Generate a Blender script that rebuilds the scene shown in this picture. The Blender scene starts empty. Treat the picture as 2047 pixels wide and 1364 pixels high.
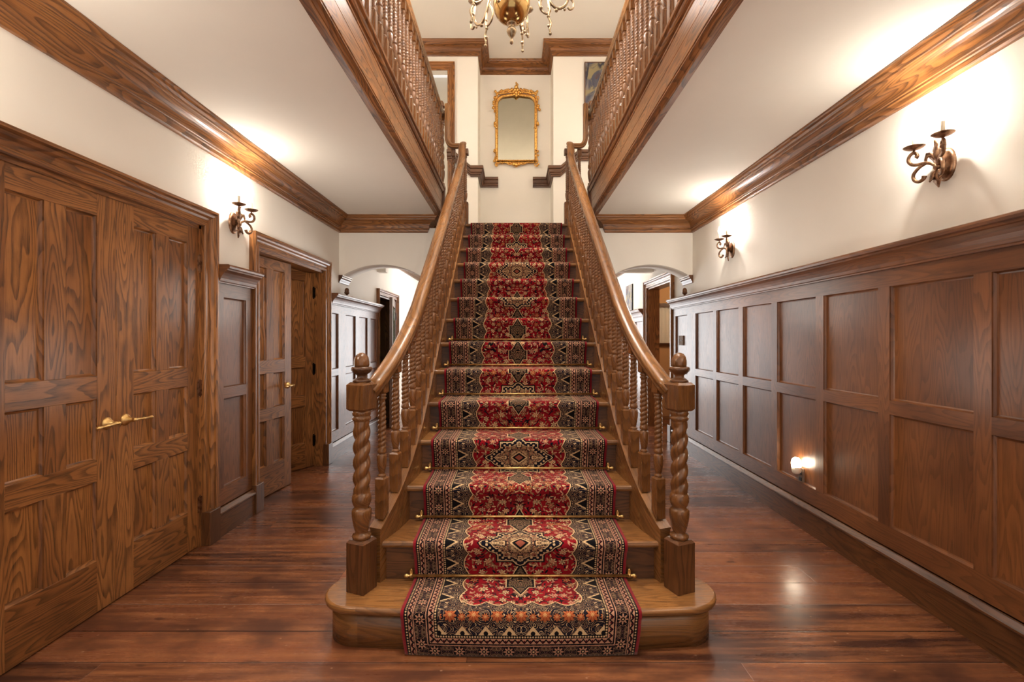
import bpy, math, random
from mathutils import Vector, Matrix
random.seed(7)
PI = math.pi
S = bpy.context.scene
COL = S.collection
# ------------------------------------------------------------------ dimensions
CAMX, EYE = -0.032, 1.32          # camera stands 3 cm left of the stair axis
RISE, GO, Y1 = 0.1848, 0.2541, 2.0167
XL, XR = -2.022, 2.013            # wall planes
YA, TA = 5.54, 0.30               # arch wall and its thickness
ZC = 2.707                        # hall ceiling under the galleries
ZU = 5.631                        # ceiling over the stair well
ZG = 2.958                        # gallery floor
YB, YN = 7.10, 7.60               # upper back wall, niche back
ZL = 14 * RISE                    # landing

def lin(c):
    return tuple((x / 12.92 if x <= .04045 else ((x + .055) / 1.055) ** 2.4) for x in c)
def rgb(r, g, b):
    return lin((r / 255, g / 255, b / 255)) + (1.0,)

# ------------------------------------------------------------------ node helpers
class X:
    """A shader socket with arithmetic."""
    def __init__(s, nt, k): s.nt, s.k = nt, k
    def op(s, o, *a):
        n = s.nt.nodes.new('ShaderNodeMath'); n.operation = o
        for i, v in enumerate((s,) + a):
            if isinstance(v, X): s.nt.links.new(v.k, n.inputs[i])
            else: n.inputs[i].default_value = v
        return X(s.nt, n.outputs[0])
    def __add__(s, o): return s.op('ADD', o)
    __radd__ = __add__
    def __sub__(s, o): return s.op('SUBTRACT', o)
    def __rsub__(s, o): return (s * -1.0) + o
    def __mul__(s, o): return s.op('MULTIPLY', o)
    __rmul__ = __mul__
    def __truediv__(s, o): return s.op('DIVIDE', o)
    def abs(s): return s.op('ABSOLUTE')
    def sin(s): return s.op('SINE')
    def cos(s): return s.op('COSINE')
    def floor(s): return s.op('FLOOR')
    def fract(s): return s.op('FRACT')
    def sqrt(s): return s.op('SQRT')
    def lt(s, o): return s.op('LESS_THAN', o)
    def gt(s, o): return s.op('GREATER_THAN', o)
    def min(s, o): return s.op('MINIMUM', o)
    def max(s, o): return s.op('MAXIMUM', o)
    def pow(s, o): return s.op('POWER', o)
    def atan2(s, o): return s.op('ARCTAN2', o)
    def ss(s, a, b, lo=0.0, hi=1.0):
        n = s.nt.nodes.new('ShaderNodeMapRange'); n.interpolation_type = 'SMOOTHSTEP'
        s.nt.links.new(s.k, n.inputs[0])
        for i, v in zip((1, 2, 3, 4), (a, b, lo, hi)): n.inputs[i].default_value = v
        return X(s.nt, n.outputs[0])
    def lerp(s, a, b, lo, hi):
        n = s.nt.nodes.new('ShaderNodeMapRange')
        s.nt.links.new(s.k, n.inputs[0])
        for i, v in zip((1, 2, 3, 4), (a, b, lo, hi)): n.inputs[i].default_value = v
        return X(s.nt, n.outputs[0])
def mix(nt, f, a, b, blend='MIX'):
    n = nt.nodes.new('ShaderNodeMix'); n.data_type = 'RGBA'; n.blend_type = blend
    for i, v in ((0, f), (6, a), (7, b)):
        if isinstance(v, X): nt.links.new(v.k, n.inputs[i])
        else: n.inputs[i].default_value = v
    return X(nt, n.outputs[2])
def vec(nt, x, y, z=0.0):
    n = nt.nodes.new('ShaderNodeCombineXYZ')
    for i, v in enumerate((x, y, z)):
        if isinstance(v, X): nt.links.new(v.k, n.inputs[i])
        else: n.inputs[i].default_value = v
    return X(nt, n.outputs[0])
def sep(nt, v):
    n = nt.nodes.new('ShaderNodeSeparateXYZ'); nt.links.new(v.k, n.inputs[0])
    return [X(nt, n.outputs[i]) for i in range(3)]
def noise(nt, v, scale=1.0, detail=2.0, rough=.5, dist=0.0, out=0, dim='2D'):
    n = nt.nodes.new('ShaderNodeTexNoise'); n.noise_dimensions = dim
    nt.links.new(v.k, n.inputs['Vector'])
    n.inputs['Scale'].default_value = scale; n.inputs['Detail'].default_value = detail
    n.inputs['Roughness'].default_value = rough; n.inputs['Distortion'].default_value = dist
    return X(nt, n.outputs[out])
def white(nt, x):
    n = nt.nodes.new('ShaderNodeTexWhiteNoise'); n.noise_dimensions = '1D'
    nt.links.new(x.k, n.inputs['W']); return X(nt, n.outputs['Value'])
def coords(nt, which):
    n = nt.nodes.new('ShaderNodeTexCoord'); return X(nt, n.outputs[which])
def new_mat(name):
    m = bpy.data.materials.new(name); m.use_nodes = True
    nt = m.node_tree; return m, nt, nt.nodes['Principled BSDF']
def put(nt, b, key, v):
    if isinstance(v, X): nt.links.new(v.k, b.inputs[key])
    else: b.inputs[key].default_value = v
def bump(nt, b, h, strength=.2, dist=.002):
    n = nt.nodes.new('ShaderNodeBump'); n.inputs['Strength'].default_value = strength
    n.inputs['Distance'].default_value = dist
    nt.links.new(h.k, n.inputs['Height']); nt.links.new(n.outputs[0], b.inputs['Normal'])

# ------------------------------------------------------------------ materials
def oak(name, light, mid, dark, rough=.36, contrast=1.0, coat=.12):
    m, nt, b = new_mat(name)
    u, v, _ = sep(nt, coords(nt, 'UV'))
    tone = noise(nt, vec(nt, u * .9, v * 1.3), 1.0, 3.0, .6)
    wob = noise(nt, vec(nt, u * 5.0, v * 9.0), 1.0, 2.0, .5)
    base = noise(nt, vec(nt, u * .9, v * 7.5), 1.0, 1.5, .45) + (wob - .5) * .05
    ring = (base * 17.0).fract()
    ring = ring.ss(.25, .92) * ring.ss(.92, 1.0, 1.0, 0.0)
    pore = noise(nt, vec(nt, u * 14.0, v * 330.0), 1.0, 3.0, .65).ss(.5, .75)
    fine = noise(nt, vec(nt, u * 3.0, v * 90.0), 1.0, 3.0, .6)
    c = mix(nt, tone.ss(.30, .72), light, mid)
    c = mix(nt, (ring * .55 + fine.ss(.45, .8) * .30) * contrast, c, dark)
    c = mix(nt, pore * (ring * .5 + .25) * contrast, c, tuple(x * .45 for x in dark[:3]) + (1,))
    blot = noise(nt, vec(nt, u * 2.3 + 31.0, v * 3.1), 1.0, 4.0, .6).ss(.58, .80)
    c = mix(nt, blot * .35 * contrast, c, tuple(x * .6 for x in dark[:3]) + (1,))
    put(nt, b, 'Base Color', c)
    put(nt, b, 'Roughness', (fine * .12 + pore * .12) + (rough - .08))
    b.inputs['Specular IOR Level'].default_value = .42
    b.inputs['Coat Weight'].default_value = coat; b.inputs['Coat Roughness'].default_value = .22
    bump(nt, b, pore * -1.0 + ring * -.3, .12, .0006)
    return m
OAK = oak('oak_door', rgb(166, 109, 59), rgb(132, 82, 42), rgb(56, 33, 17), contrast=1.0)
OAKP = oak('oak_panel', rgb(132, 82, 46), rgb(98, 58, 32), rgb(54, 32, 17), contrast=.55, rough=.38)
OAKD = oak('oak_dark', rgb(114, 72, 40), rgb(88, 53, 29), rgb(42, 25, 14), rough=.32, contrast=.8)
OAKR = oak('oak_rail', rgb(148, 100, 54), rgb(120, 77, 40), rgb(62, 38, 20), rough=.30, contrast=.7, coat=.2)
OAKT = oak('oak_turned', rgb(128, 82, 43), rgb(100, 62, 31), rgb(48, 28, 14), rough=.28, contrast=.7, coat=.22)

def plaster(name, col, r=.75):
    m, nt, b = new_mat(name)
    o = coords(nt, 'Object')
    n = noise(nt, o, 1.7, 4.0, .6, dim='3D')
    put(nt, b, 'Base Color', mix(nt, n.ss(.3, .75) * .35, col, tuple(x * .92 for x in col[:3]) + (1,)))
    b.inputs['Roughness'].default_value = r
    bump(nt, b, noise(nt, o, 90.0, 3.0, .6, dim='3D'), .05, .001)
    return m
WALL = plaster('cream_plaster', rgb(246, 240, 229))
CEIL = plaster('ceiling_plaster', rgb(244, 238, 227))
TAN = plaster('tan_plaster', rgb(205, 165, 122))

def floor_mat():
    m, nt, b = new_mat('plank_floor')
    x, y, _ = sep(nt, coords(nt, 'Object'))
    row = (y / .2 + (y * 4.1).sin() * .12)
    r = row.floor(); fr = row.fract()
    h1 = white(nt, r * 3.7 + .5)
    xs = (x / 2.6 + h1 * 7.0); fx = xs.fract(); pid = r * 17.0 + xs.floor()
    h2 = white(nt, pid + .25)
    gap = fr.ss(.010, .034, 1.0, 0.0).max(fr.ss(.985, 1.0)).max(fx.ss(0.0, .0012, 1.0, 0.0))
    gr = noise(nt, vec(nt, x * 1.4 + h2 * 40.0, y * 22.0 + h2 * 9.0), 1.0, 4.0, .6)
    fine = noise(nt, vec(nt, x * 8.0, y * 190.0), 1.0, 3.0, .65)
    stain = noise(nt, vec(nt, x * 1.9, y * 3.4 + 11.0), 1.0, 5.0, .62)
    knot = noise(nt, vec(nt, x * 5.0, y * 11.0 + 3.0), 1.0, 2.0, .5).ss(.70, .80)
    c = mix(nt, h2, rgb(128, 75, 47), rgb(66, 38, 27))
    c = mix(nt, gr.ss(.35, .75), c, rgb(138, 86, 53))
    c = mix(nt, fine.ss(.5, .85) * .35, c, rgb(70, 34, 22))
    c = mix(nt, stain.ss(.47, .74) * .8, c, rgb(56, 31, 23))
    c = mix(nt, knot * .55, c, rgb(40, 22, 18))
    nv = nt.nodes.new('ShaderNodeTexVoronoi'); nv.voronoi_dimensions = '2D'; nv.inputs['Scale'].default_value = 9.0
    nt.links.new(vec(nt, x * .7, y).k, nv.inputs['Vector'])
    sc = X(nt, nv.outputs['Distance']).ss(.0, .05, 1.0, 0.0) * noise(nt, vec(nt, x * 3., y * 3.), 1., 2.).ss(.5, .62)
    c = mix(nt, sc * .6, c, rgb(190, 150, 120))
    dust = gap * h1.ss(.62, .7)
    c = mix(nt, gap * .92, c, rgb(34, 17, 11))
    c = mix(nt, dust * .55, c, rgb(170, 130, 110))
    put(nt, b, 'Base Color', c)
    put(nt, b, 'Roughness', stain * .22 + fine * .10 + .12)
    b.inputs['Specular IOR Level'].default_value = .5
    bump(nt, b, gap * -1.0 + fine * .12 + gr * .25, .25, .0015)
    return m
FLOOR = floor_mat()

def metal(name, c1, c2, rough=.3, scale=30.0):
    m, nt, b = new_mat(name)
    n = noise(nt, coords(nt, 'Object'), scale, 3.0, .6, dim='3D')
    put(nt, b, 'Base Color', mix(nt, n.ss(.35, .7), c1, c2))
    put(nt, b, 'Roughness', n * .2 + (rough - .1)); b.inputs['Metallic'].default_value = 1.0
    return m
BRASS = metal('aged_brass', rgb(226, 188, 124), rgb(186, 142, 82), .42)
GOLDBALL = metal('polished_brass', rgb(204, 172, 116), rgb(180, 144, 88), .17, 6.0)
SILVER = metal('tarnished_silver_brass', rgb(180, 160, 132), rgb(120, 100, 78), .34)
GILT = metal('gilt', rgb(246, 200, 118), rgb(196, 134, 58), .32, 60.0)
BRONZE = metal('bronze', rgb(168, 132, 104), rgb(104, 76, 58), .40, 40.0)
BLACKM = metal('black_iron', rgb(40, 34, 30), rgb(26, 22, 20), .45)

def plain(name, col, rough=.5, **kw):
    m, nt, b = new_mat(name)
    n = noise(nt, coords(nt, 'Object'), 25.0, 2.0, .5, dim='3D')
    put(nt, b, 'Base Color', mix(nt, n * .3, col, tuple(x * .85 for x in col[:3]) + (1,)))
    b.inputs['Roughness'].default_value = rough
    for k, v in kw.items(): b.inputs[k.replace('_', ' ')].default_value = v
    return m
CANDLE = plain('ivory_sleeve', rgb(228, 218, 196), .5)
PLATE = plain('brown_plate', rgb(130, 106, 88), .75)
DARK = plain('dark_slot', rgb(22, 18, 16), .5)
WHITEPL = plain('white_plastic', rgb(240, 226, 208), .4)
WPAINT = plain('white_paint', rgb(236, 234, 228), .45)
CURTAIN = plain('white_curtain', rgb(235, 235, 232), .8)
def emit(name, col, k):
    m, nt, b = new_mat(name)
    b.inputs['Base Color'].default_value = col
    b.inputs['Emission Color'].default_value = col; b.inputs['Emission Strength'].default_value = k
    return m
BULB = emit('lit_bulb', (1.0, .93, .82, 1), 14.0)
NIGHT = emit('lit_night_light', (1.0, .86, .66, 1), 12.0)
DAY = emit('daylight_pane', (.96, .95, .94, 1), 1.6)
def mirror_mat():
    m, nt, b = new_mat('old_mirror_glass')
    n = noise(nt, coords(nt, 'Object'), 9.0, 3.0, .6, dim='3D')
    put(nt, b, 'Base Color', mix(nt, n, rgb(188, 186, 172), rgb(178, 176, 162)))
    b.inputs['Metallic'].default_value = 1.0; b.inputs['Roughness'].default_value = .06
    return m
MIRROR = mirror_mat()
def glass_mat():
    m, nt, b = new_mat('green_edge_glass')
    b.inputs['Base Color'].default_value = rgb(170, 220, 205)
    b.inputs['Transmission Weight'].default_value = .9; b.inputs['Roughness'].default_value = .03
    return m
GLASS = glass_mat()
def abstract_mat(name, seed):
    m, nt, b = new_mat(name)
    u, v, _ = sep(nt, coords(nt, 'UV'))
    n1 = noise(nt, vec(nt, u * 3.0 + seed, v * 1.4), 1.0, 3.0, .6, 1.5)
    n2 = noise(nt, vec(nt, u * 2.0 + v * 2.0 + seed, v * 4.0 - u * 3.), 1.0, 4.0, .6, .8)
    n3 = noise(nt, vec(nt, u * 9.0, v * 2.0 + seed), 1.0, 3.0, .6, 1.0)
    c = mix(nt, n1.ss(.35, .65), rgb(74, 76, 92), rgb(142, 134, 128))
    c = mix(nt, n2.ss(.50, .62), c, rgb(150, 136, 100))
    c = mix(nt, n2.ss(.38, .30), c, rgb(96, 62, 48))
    c = mix(nt, n3.ss(.56, .66), c, rgb(48, 46, 62))
    put(nt, b, 'Base Color', c); b.inputs['Roughness'].default_value = .6
    return m
ART1, ART2 = abstract_mat('abstract_canvas', 3.0), abstract_mat('abstract_print', 17.0)

def rug_mat():
    """Persian runner; U = metres across from its centre line, V = metres along from its bottom edge."""
    m, nt, b = new_mat('persian_runner_wool')
    U, V, _ = sep(nt, coords(nt, 'UV'))
    wv = noise(nt, vec(nt, U * 160.0, V * 160.0), 1.0, 1.0, .5)
    wv2 = noise(nt, vec(nt, U * 140.0 + 50.0, V * 140.0), 1.0, 1.0, .5)
    U = U + (wv - .5) * .0022; V = V + (wv2 - .5) * .0022
    a = U.abs(); e = a * -1.0 + .5
    red, cream, pink, orange = rgb(146, 10, 25), rgb(214, 178, 132), rgb(190, 138, 110), rgb(178, 102, 58)
    black, navy, maroon, tan = rgb(12, 9, 13), rgb(15, 14, 28), rgb(70, 6, 16), rgb(150, 112, 78)
    def fil(x, y, k):
        return (x * k).cos() + (y * k).cos() + ((x + y) * (k * .71)).cos() + ((x - y) * (k * .71)).cos()
    def vor(scale, rnd, sx=1.0, sy=1.0, off=0.0):
        n = nt.nodes.new('ShaderNodeTexVoronoi'); n.voronoi_dimensions = '2D'
        n.inputs['Scale'].default_value = scale; n.inputs['Randomness'].default_value = rnd
        cx, cy = a * sx + off, V * sy
        nt.links.new(vec(nt, cx, cy).k, n.inputs['Vector'])
        px, py, _ = sep(nt, X(nt, n.outputs['Position'])); r1, r2, r3 = sep(nt, X(nt, n.outputs['Color']))
        return cx - px, cy - py, r1, r2, r3
    def pick(r, cols):
        c = cols[0]
        for i, k in enumerate(cols[1:]): c = mix(nt, r.gt((i + 1) / len(cols)), c, k)
        return c
    # field: red with vines, leaves and flowers
    c = mix(nt, noise(nt, vec(nt, U * 5.0, V * 5.0), 1.0, 2.0).ss(.3, .7) * .4, red, maroon)
    vine = ((a * 52.0 + (V * 38.0).sin() * 1.5).sin() + (V * 47.0 + (a * 30.0).sin() * 2.0).sin()).abs().lt(.10)
    c = mix(nt, vine, c, pick(V * 3.0 - (V * 3.0).floor(), (maroon, tan, black)))
    for off, sc in ((3.1, 36.0), (9.3, 31.0)):
        dx, dy, r1, r2, r3 = vor(sc, .9, off=off)
        t = r1 * 6.283; p = dx * t.cos() + dy * t.sin(); q = dy * t.cos() - dx * t.sin()
        leaf = ((p / .0105).pow(2.0) + (q / .0038).pow(2.0)).lt(1.0)
        c = mix(nt, leaf, c, pick(r2, (cream, tan, black, pink, tan, navy)))
    dx, dy, r1, r2, r3 = vor(16.5, .8)
    rr = (dx * dx + dy * dy).sqrt(); an = dy.atan2(dx)
    R = ((an * 6.0 + r3 * 6.0).cos() * .30 + .72) * (r1 * .006 + .0155)
    c = mix(nt, rr.lt(R * 1.22), c, black)
    c = mix(nt, rr.lt(R), c, pick(r2, (cream, pink, orange, cream, tan)))
    c = mix(nt, rr.lt(R * .45), c, pick(r3, (red, navy, orange)))
    c = mix(nt, rr.lt(R * .2), c, cream)
    # medallions
    P = .8275
    t = (V - .655) / P; vv = (t - (t + .5).floor()) * P; av = vv.abs()
    scal = ((a * 92.0).cos() * (av * 92.0).cos()) * .05
    pd = (a / .056 + (av - .225).abs() / .10)
    pd = pd.min((a / .062).max((av - .235).abs() / .034) * 1.06)
    F = fil(a, av, 150.0)
    c = mix(nt, pd.lt(1.18), c, cream); c = mix(nt, pd.lt(1.08), c, black)
    c = mix(nt, pd.lt(.92) .min((F * .9).fract().lt(.26)), c, pick((F * .37).fract(), (tan, cream, pink)))
    md = a / .178 + av / .118 + scal
    sq = (a / .105).max(av / .100)
    md = md.min(sq + .10)
    c = mix(nt, md.lt(1.20), c, black); c = mix(nt, md.lt(1.13), c, cream)
    c = mix(nt, md.lt(1.075), c, navy)
    dot = ((a * 210.0).sin() * (av * 210.0).sin()).gt(.35)
    c = mix(nt, md.lt(1.06).min(dot), c, cream)
    c = mix(nt, md.lt(.86), c, cream); c = mix(nt, md.lt(.83), c, rgb(58, 40, 40))
    G = (a * 88.0).cos() + (av * 88.0).cos() + (a * 60.0).cos() * (av * 60.0).cos() * 1.6
    c = mix(nt, md.lt(.82).min((G * .62).fract().lt(.40)), c, tan)
    c = mix(nt, md.lt(.82).min((G * .62 + .18).fract().lt(.26)), c, cream)
    c = mix(nt, md.lt(.82).min((G * .41 + .1).fract().lt(.14)), c, rgb(138, 44, 38))
    G2 = fil(a, av, 190.0)
    c = mix(nt, md.lt(.82).min((G2 * .6).fract().lt(.24)), c, rgb(44, 30, 32))
    c = mix(nt, md.lt(.82).min((G2 * .6 + .5).fract().lt(.16)), c, cream)
    c = mix(nt, (a / .05 + av / .04).lt(1.0), c, cream); c = mix(nt, (a / .04 + av / .031).lt(1.0), c, black)
    c = mix(nt, (a / .024 + av / .019).lt(1.0), c, rgb(150, 80, 60)); 
    # scalloped inner border along both sides and across the bottom end
    wav = ((V * (PI / .12)).sin().abs()) * .024
    wav2 = ((U * (PI / .098)).cos().abs()) * .028
    e2 = e.min(V * .94 - .046 + .0 * U)             # distance-to-edge that also turns the bottom corner
    inner = (e - wav * -1.0).lt(.245 + .0)
    inn_e = e + wav
    inn_v = V + wav2
    zone = inn_e.lt(.252).max(inn_v.lt(.258))
    rim = inn_e.lt(.262).max(inn_v.lt(.268)); rim2 = inn_e.lt(.256).max(inn_v.lt(.262))
    c = mix(nt, rim, c, cream); c = mix(nt, rim2, c, black); c = mix(nt, zone, c, navy)
    vm = ((V / .12).fract() - .5).abs() * .12
    H = fil(e, vm, 128.0); H2 = fil(e * 1.3, vm, 78.0)
    lace = (H * .8).fract().lt(.26)
    c = mix(nt, zone.min(lace), c, pick((H2 * .4).fract(), (tan, cream, cream, tan)))
    c = mix(nt, zone.min((H2 * .9).fract().lt(.10)), c, rgb(90, 74, 74))
    tri = ((vm / .034) + ((e - .152) / .06)).lt(1.0).min(e.gt(.152))
    tri = tri.min(V.gt(.2))
    c = mix(nt, tri, c, cream); tri2 = ((vm / .026) + ((e - .152) / .045)).lt(1.0).min(e.gt(.152)).min(V.gt(.2))
    c = mix(nt, tri2, c, black)
    # palmettes over the first nosing
    um = (U / .098 + .5); um = (um - um.floor() - .5) * .098
    fy = V - .178
    ra = (um * um + fy * fy * 1.2).sqrt(); aa = fy.atan2(um)
    um4 = (U / .098); um4 = (um4 - um4.floor() - .5) * .098
    for (q, fz, k) in ((um, .180, .84), (um4, .172, .52)):
        fy = (V - fz) * -1.0
        ra = (q * q * 1.15 + fy * fy).sqrt(); aa = q.atan2(fy)
        inside = a.lt(.335).min(fy.gt(-.014))
        palm = ra.lt(((aa * 9.0).cos() * .006 + (aa * .5).cos() * .012 + .021) * k).min(inside)
        c = mix(nt, ra.lt(.030 * k).min(inside), c, black)
        c = mix(nt, palm, c, mix(nt, (aa * 9.0).cos().gt(-.2), rgb(168, 70, 40), orange))
        c = mix(nt, ra.lt((aa * 7.0).cos() * .003 + .009 * k).min(inside), c, rgb(206, 150, 96))
    # triangles and rosettes just above the end border
    um2 = (U / .098); um2 = ((um2 - um2.floor()) - .5).abs() * .098
    t3 = (um2 / .036 + (V - .092) / .042).lt(1.0).min(V.gt(.092)).min(e.gt(.15))
    c = mix(nt, t3, c, cream)
    c = mix(nt, (um2 * um2 + (V - .104) * (V - .104)).lt(.00009).min(e.gt(.15)), c, black)
    # straight border stripes; d runs in from the outer edge and mitres round the bottom
    d = e.min(V + .056)
    along = V; horiz = (V + .056).lt(e)
    s = mix_f(nt, horiz, along, U)
    def band(lo, hi, col):
        nonlocal c
        c = mix(nt, d.gt(lo).min(d.lt(hi)), c, col)
    def dots(lo, hi, per, col, rad):
        nonlocal c
        mid = (lo + hi) / 2
        q = (s / per); q = (q - q.floor() - .5) * per
        c = mix(nt, ((q * q + (d - mid) * (d - mid)).lt(rad * rad)).min(d.lt(hi)).min(d.gt(lo)), c, col)
    band(-1, .153, black)
    dots(.139, .151, .011, cream, .0037)
    band(.115, .138, pink)
    zz = ((s / .026).fract() - .5).abs() * .030 + .119
    c = mix(nt, (d - zz).abs().lt(.0042).min(d.gt(.116)).min(d.lt(.137)), c, black)
    dots(.116, .137, .026, maroon, .0045)
    band(.1095, .115, black); band(.104, .1085, pink)
    # main flower border
    q = (s / .105); q = (q - q.floor() - .5) * .105
    K = fil(q, d - .077, 210.0)
    z3 = d.gt(.056).min(d.lt(.102))
    c = mix(nt, z3.min((K * .8).fract().lt(.25)), c, pick((K * .33 + .2).fract(), (tan, pink, rgb(120, 82, 78), cream)))
    fr = (q * q + (d - .079) * (d - .079)).sqrt(); fa = (d - .079).atan2(q)
    c = mix(nt, fr.lt(.0255), c, black)
    c = mix(nt, fr.lt((fa * 8.0).cos() * .006 + .017), c, pink)
    c = mix(nt, fr.lt(.009), c, black); c = mix(nt, fr.lt(.004), c, cream)
    band(.0505, .0545, pink); band(.030, .0475, pink)
    zz = ((s / .03).fract() - .5).abs() * .024 + .033
    c = mix(nt, (d - zz).abs().lt(.0042).min(d.gt(.031)).min(d.lt(.047)), c, black)
    dots(.030, .047, .03, maroon, .0045)
    dots(.0145, .029, .012, cream, .0036)
    band(-1, .013, rgb(150, 14, 34))
    pile = noise(nt, vec(nt, U * 420.0, V * 420.0), 1.0, 2.0, .6)
    c = mix(nt, pile.ss(.35, .75) * .45, c, black)
    put(nt, b, 'Base Color', c)
    b.inputs['Roughness'].default_value = .95; b.inputs['Specular IOR Level'].default_value = .15
    b.inputs['Sheen Weight'].default_value = .22; b.inputs['Sheen Roughness'].default_value = .35
    b.inputs['Sheen Tint'].default_value = (1.0, .78, .62, 1)
    bump(nt, b, pile, .5, .002)
    return m
def mix_f(nt, f, a, b):
    return f * b + (f * -1.0 + 1.0) * a
RUG = rug_mat()

# ------------------------------------------------------------------ mesh builder
class MB:
    def __init__(s): s.v, s.f, s.uv, s.sm = [], [], [], []
    def ro(s): return (random.uniform(0, 40), random.uniform(0, 40))
    def quad(s, pts, uvs, smooth=False):
        n = len(s.v); s.v += [tuple(p) for p in pts]
        s.f.append(tuple(range(n, n + len(pts)))); s.uv.append(uvs); s.sm.append(smooth)
    def box(s, x0, x1, y0, y1, z0, z1, grain='z'):
        lo, hi = (min(x0, x1), min(y0, y1), min(z0, z1)), (max(x0, x1), max(y0, y1), max(z0, z1))
        g = 'xyz'.index(grain); ou, ov = s.ro()
        for ax in range(3):
            p, q = [i for i in range(3) if i != ax]
            for side in (0, 1):
                pts = []
                for cp, cq in ((0, 0), (1, 0), (1, 1), (0, 1)):
                    c = [0, 0, 0]; c[ax] = (lo, hi)[side][ax]; c[p] = (lo, hi)[cp][p]; c[q] = (lo, hi)[cq][q]
                    pts.append(c)
                flip = (side == 0) != (ax == 1)
                if flip: pts = pts[::-1]
                a, c_ = (p, q) if p == g else ((q, p) if q == g else (p, q))
                k = .15 if ax == g else 1.0
                s.quad(pts, [(t[a] * k + ou, t[c_] + ov + ax * .37) for t in pts])
    def grid(s, rows, uvs, closed=False, smooth=True):
        """rows: list of rings of points; uvs the same shape (one longer if closed)."""
        base = len(s.v); m = len(rows[0])
        for r in rows: s.v += [tuple(p) for p in r]
        for i in range(len(rows) - 1):
            for j in range(m if closed else m - 1):
                k = (j + 1) % m
                s.f.append((base + i * m + j, base + i * m + k, base + (i + 1) * m + k, base + (i + 1) * m + j))
                s.uv.append([uvs[i][j], uvs[i][j + 1], uvs[i + 1][j + 1], uvs[i + 1][j]]); s.sm.append(smooth)
    def ngon(s, pts, smooth=False):
        s.quad(pts, [(p[0] + p[1] * .3, p[2] + p[1]) for p in pts], smooth)
    def lathe(s, prof, n=20, c=(0, 0, 0), twist=None, capped=True, square=False):
        """prof: (r, z) pairs, or (r, z, kind) with kind 's' square section."""
        ou, ov = s.ro(); rows, uvs = [], []
        for pt in prof:
            r, z = pt[0], pt[1]; row, uv = [], []
            for j in range(n + 1):
                th = 2 * PI * j / n; rr = r
                if len(pt) > 2 and pt[2] == 's':
                    rr = r / max(abs(math.cos(th)), abs(math.sin(th)))
                elif len(pt) > 2 and callable(pt[2]): rr = r * pt[2](th, z)
                if j < n: row.append((c[0] + rr * math.cos(th), c[1] + rr * math.sin(th), c[2] + z))
                uv.append((z + ou, th * max(r, .01) + ov))
            rows.append(row); uvs.append(uv)
        f0 = len(s.sm); s.grid(rows, uvs, True)
        sq = [len(p) > 2 and p[2] == 's' for p in prof]
        for i in range(len(prof) - 1):
            if sq[i] or sq[i + 1]:
                for j in range(n): s.sm[f0 + i * n + j] = False
        if capped:
            s.ngon(rows[0][::-1]); s.ngon(rows[-1])
    def sweep(s, path, N, prof, smooth=False, caps=True):
        """Planar moulding: profile (d to the left of the path, h along N), mitred at the corners."""
        N = Vector(N); P = [Vector(p) for p in path]; rows, uvs = [], []; L = 0; ou, ov = s.ro()
        lens = [0]
        for i in range(1, len(prof)):
            lens.append(lens[-1] + math.hypot(prof[i][0] - prof[i - 1][0], prof[i][1] - prof[i - 1][1]))
        for i, p in enumerate(P):
            ts = []
            if i > 0: ts.append((P[i] - P[i - 1]).normalized()); L += (P[i] - P[i - 1]).length
            if i < len(P) - 1: ts.append((P[i + 1] - P[i]).normalized())
            ls = [N.cross(t) for t in ts]
            mi = ls[0] if len(ls) == 1 else (ls[0] + ls[1]) / (1 + ls[0].dot(ls[1]))
            rows.append([p + mi * d + N * h for d, h in prof]); uvs.append([(L + ou, l + ov) for l in lens])
        for i in range(len(rows) - 1):
            for j in range(len(prof) - 1):
                s.quad([rows[i][j], rows[i + 1][j], rows[i + 1][j + 1], rows[i][j + 1]],
                       [uvs[i][j], uvs[i + 1][j], uvs[i + 1][j + 1], uvs[i][j + 1]], smooth)
        if caps:
            s.ngon(rows[0]); s.ngon(rows[-1][::-1])
    def tube(s, path, rad, n=10, sx=1.0, sy=1.0, up=None, prof=None):
        P = [Vector(p) for p in path]; ou, ov = s.ro(); rows, uvs = [], []; L = 0
        T = []
        for i in range(len(P)):
            a = P[max(i - 1, 0)]; b2 = P[min(i + 1, len(P) - 1)]; T.append((b2 - a).normalized())
        nrm = Vector(up) if up else (Vector((0, 0, 1)) if abs(T[0].z) < .9 else Vector((1, 0, 0)))
        prof = prof or [(math.cos(2 * PI * j / n) * sx, math.sin(2 * PI * j / n) * sy) for j in range(n)]
        m = len(prof)
        for i, p in enumerate(P):
            if i: L += (P[i] - P[i - 1]).length
            nrm = (nrm - T[i] * nrm.dot(T[i])).normalized(); bi = T[i].cross(nrm)
            r = rad[i] if isinstance(rad, (list, tuple)) else rad
            rows.append([p + bi * (x * r) + nrm * (y * r) for x, y in prof])
            uvs.append([(L + ou, j * .012 + ov) for j in range(m + 1)])
        s.grid(rows, uvs, True)
        s.ngon(rows[0][::-1]); s.ngon(rows[-1])
    def scroll(s, path, rad, n=10, k=4):
        """tube along a smooth curve through the points"""
        P = [Vector(p) for p in path]; Q, R = [], []
        for i in range(len(P) - 1):
            a, b_, c, d = P[max(i - 1, 0)], P[i], P[i + 1], P[min(i + 2, len(P) - 1)]
            for j in range(k):
                t = j / k
                Q.append(.5 * ((2 * b_) + (c - a) * t + (2 * a - 5 * b_ + 4 * c - d) * t * t + (3 * b_ - a - 3 * c + d) * t ** 3))
                R.append(rad[i] + (rad[i + 1] - rad[i]) * t)
        s.tube(Q + [P[-1]], R + [rad[-1]], n)
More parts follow.
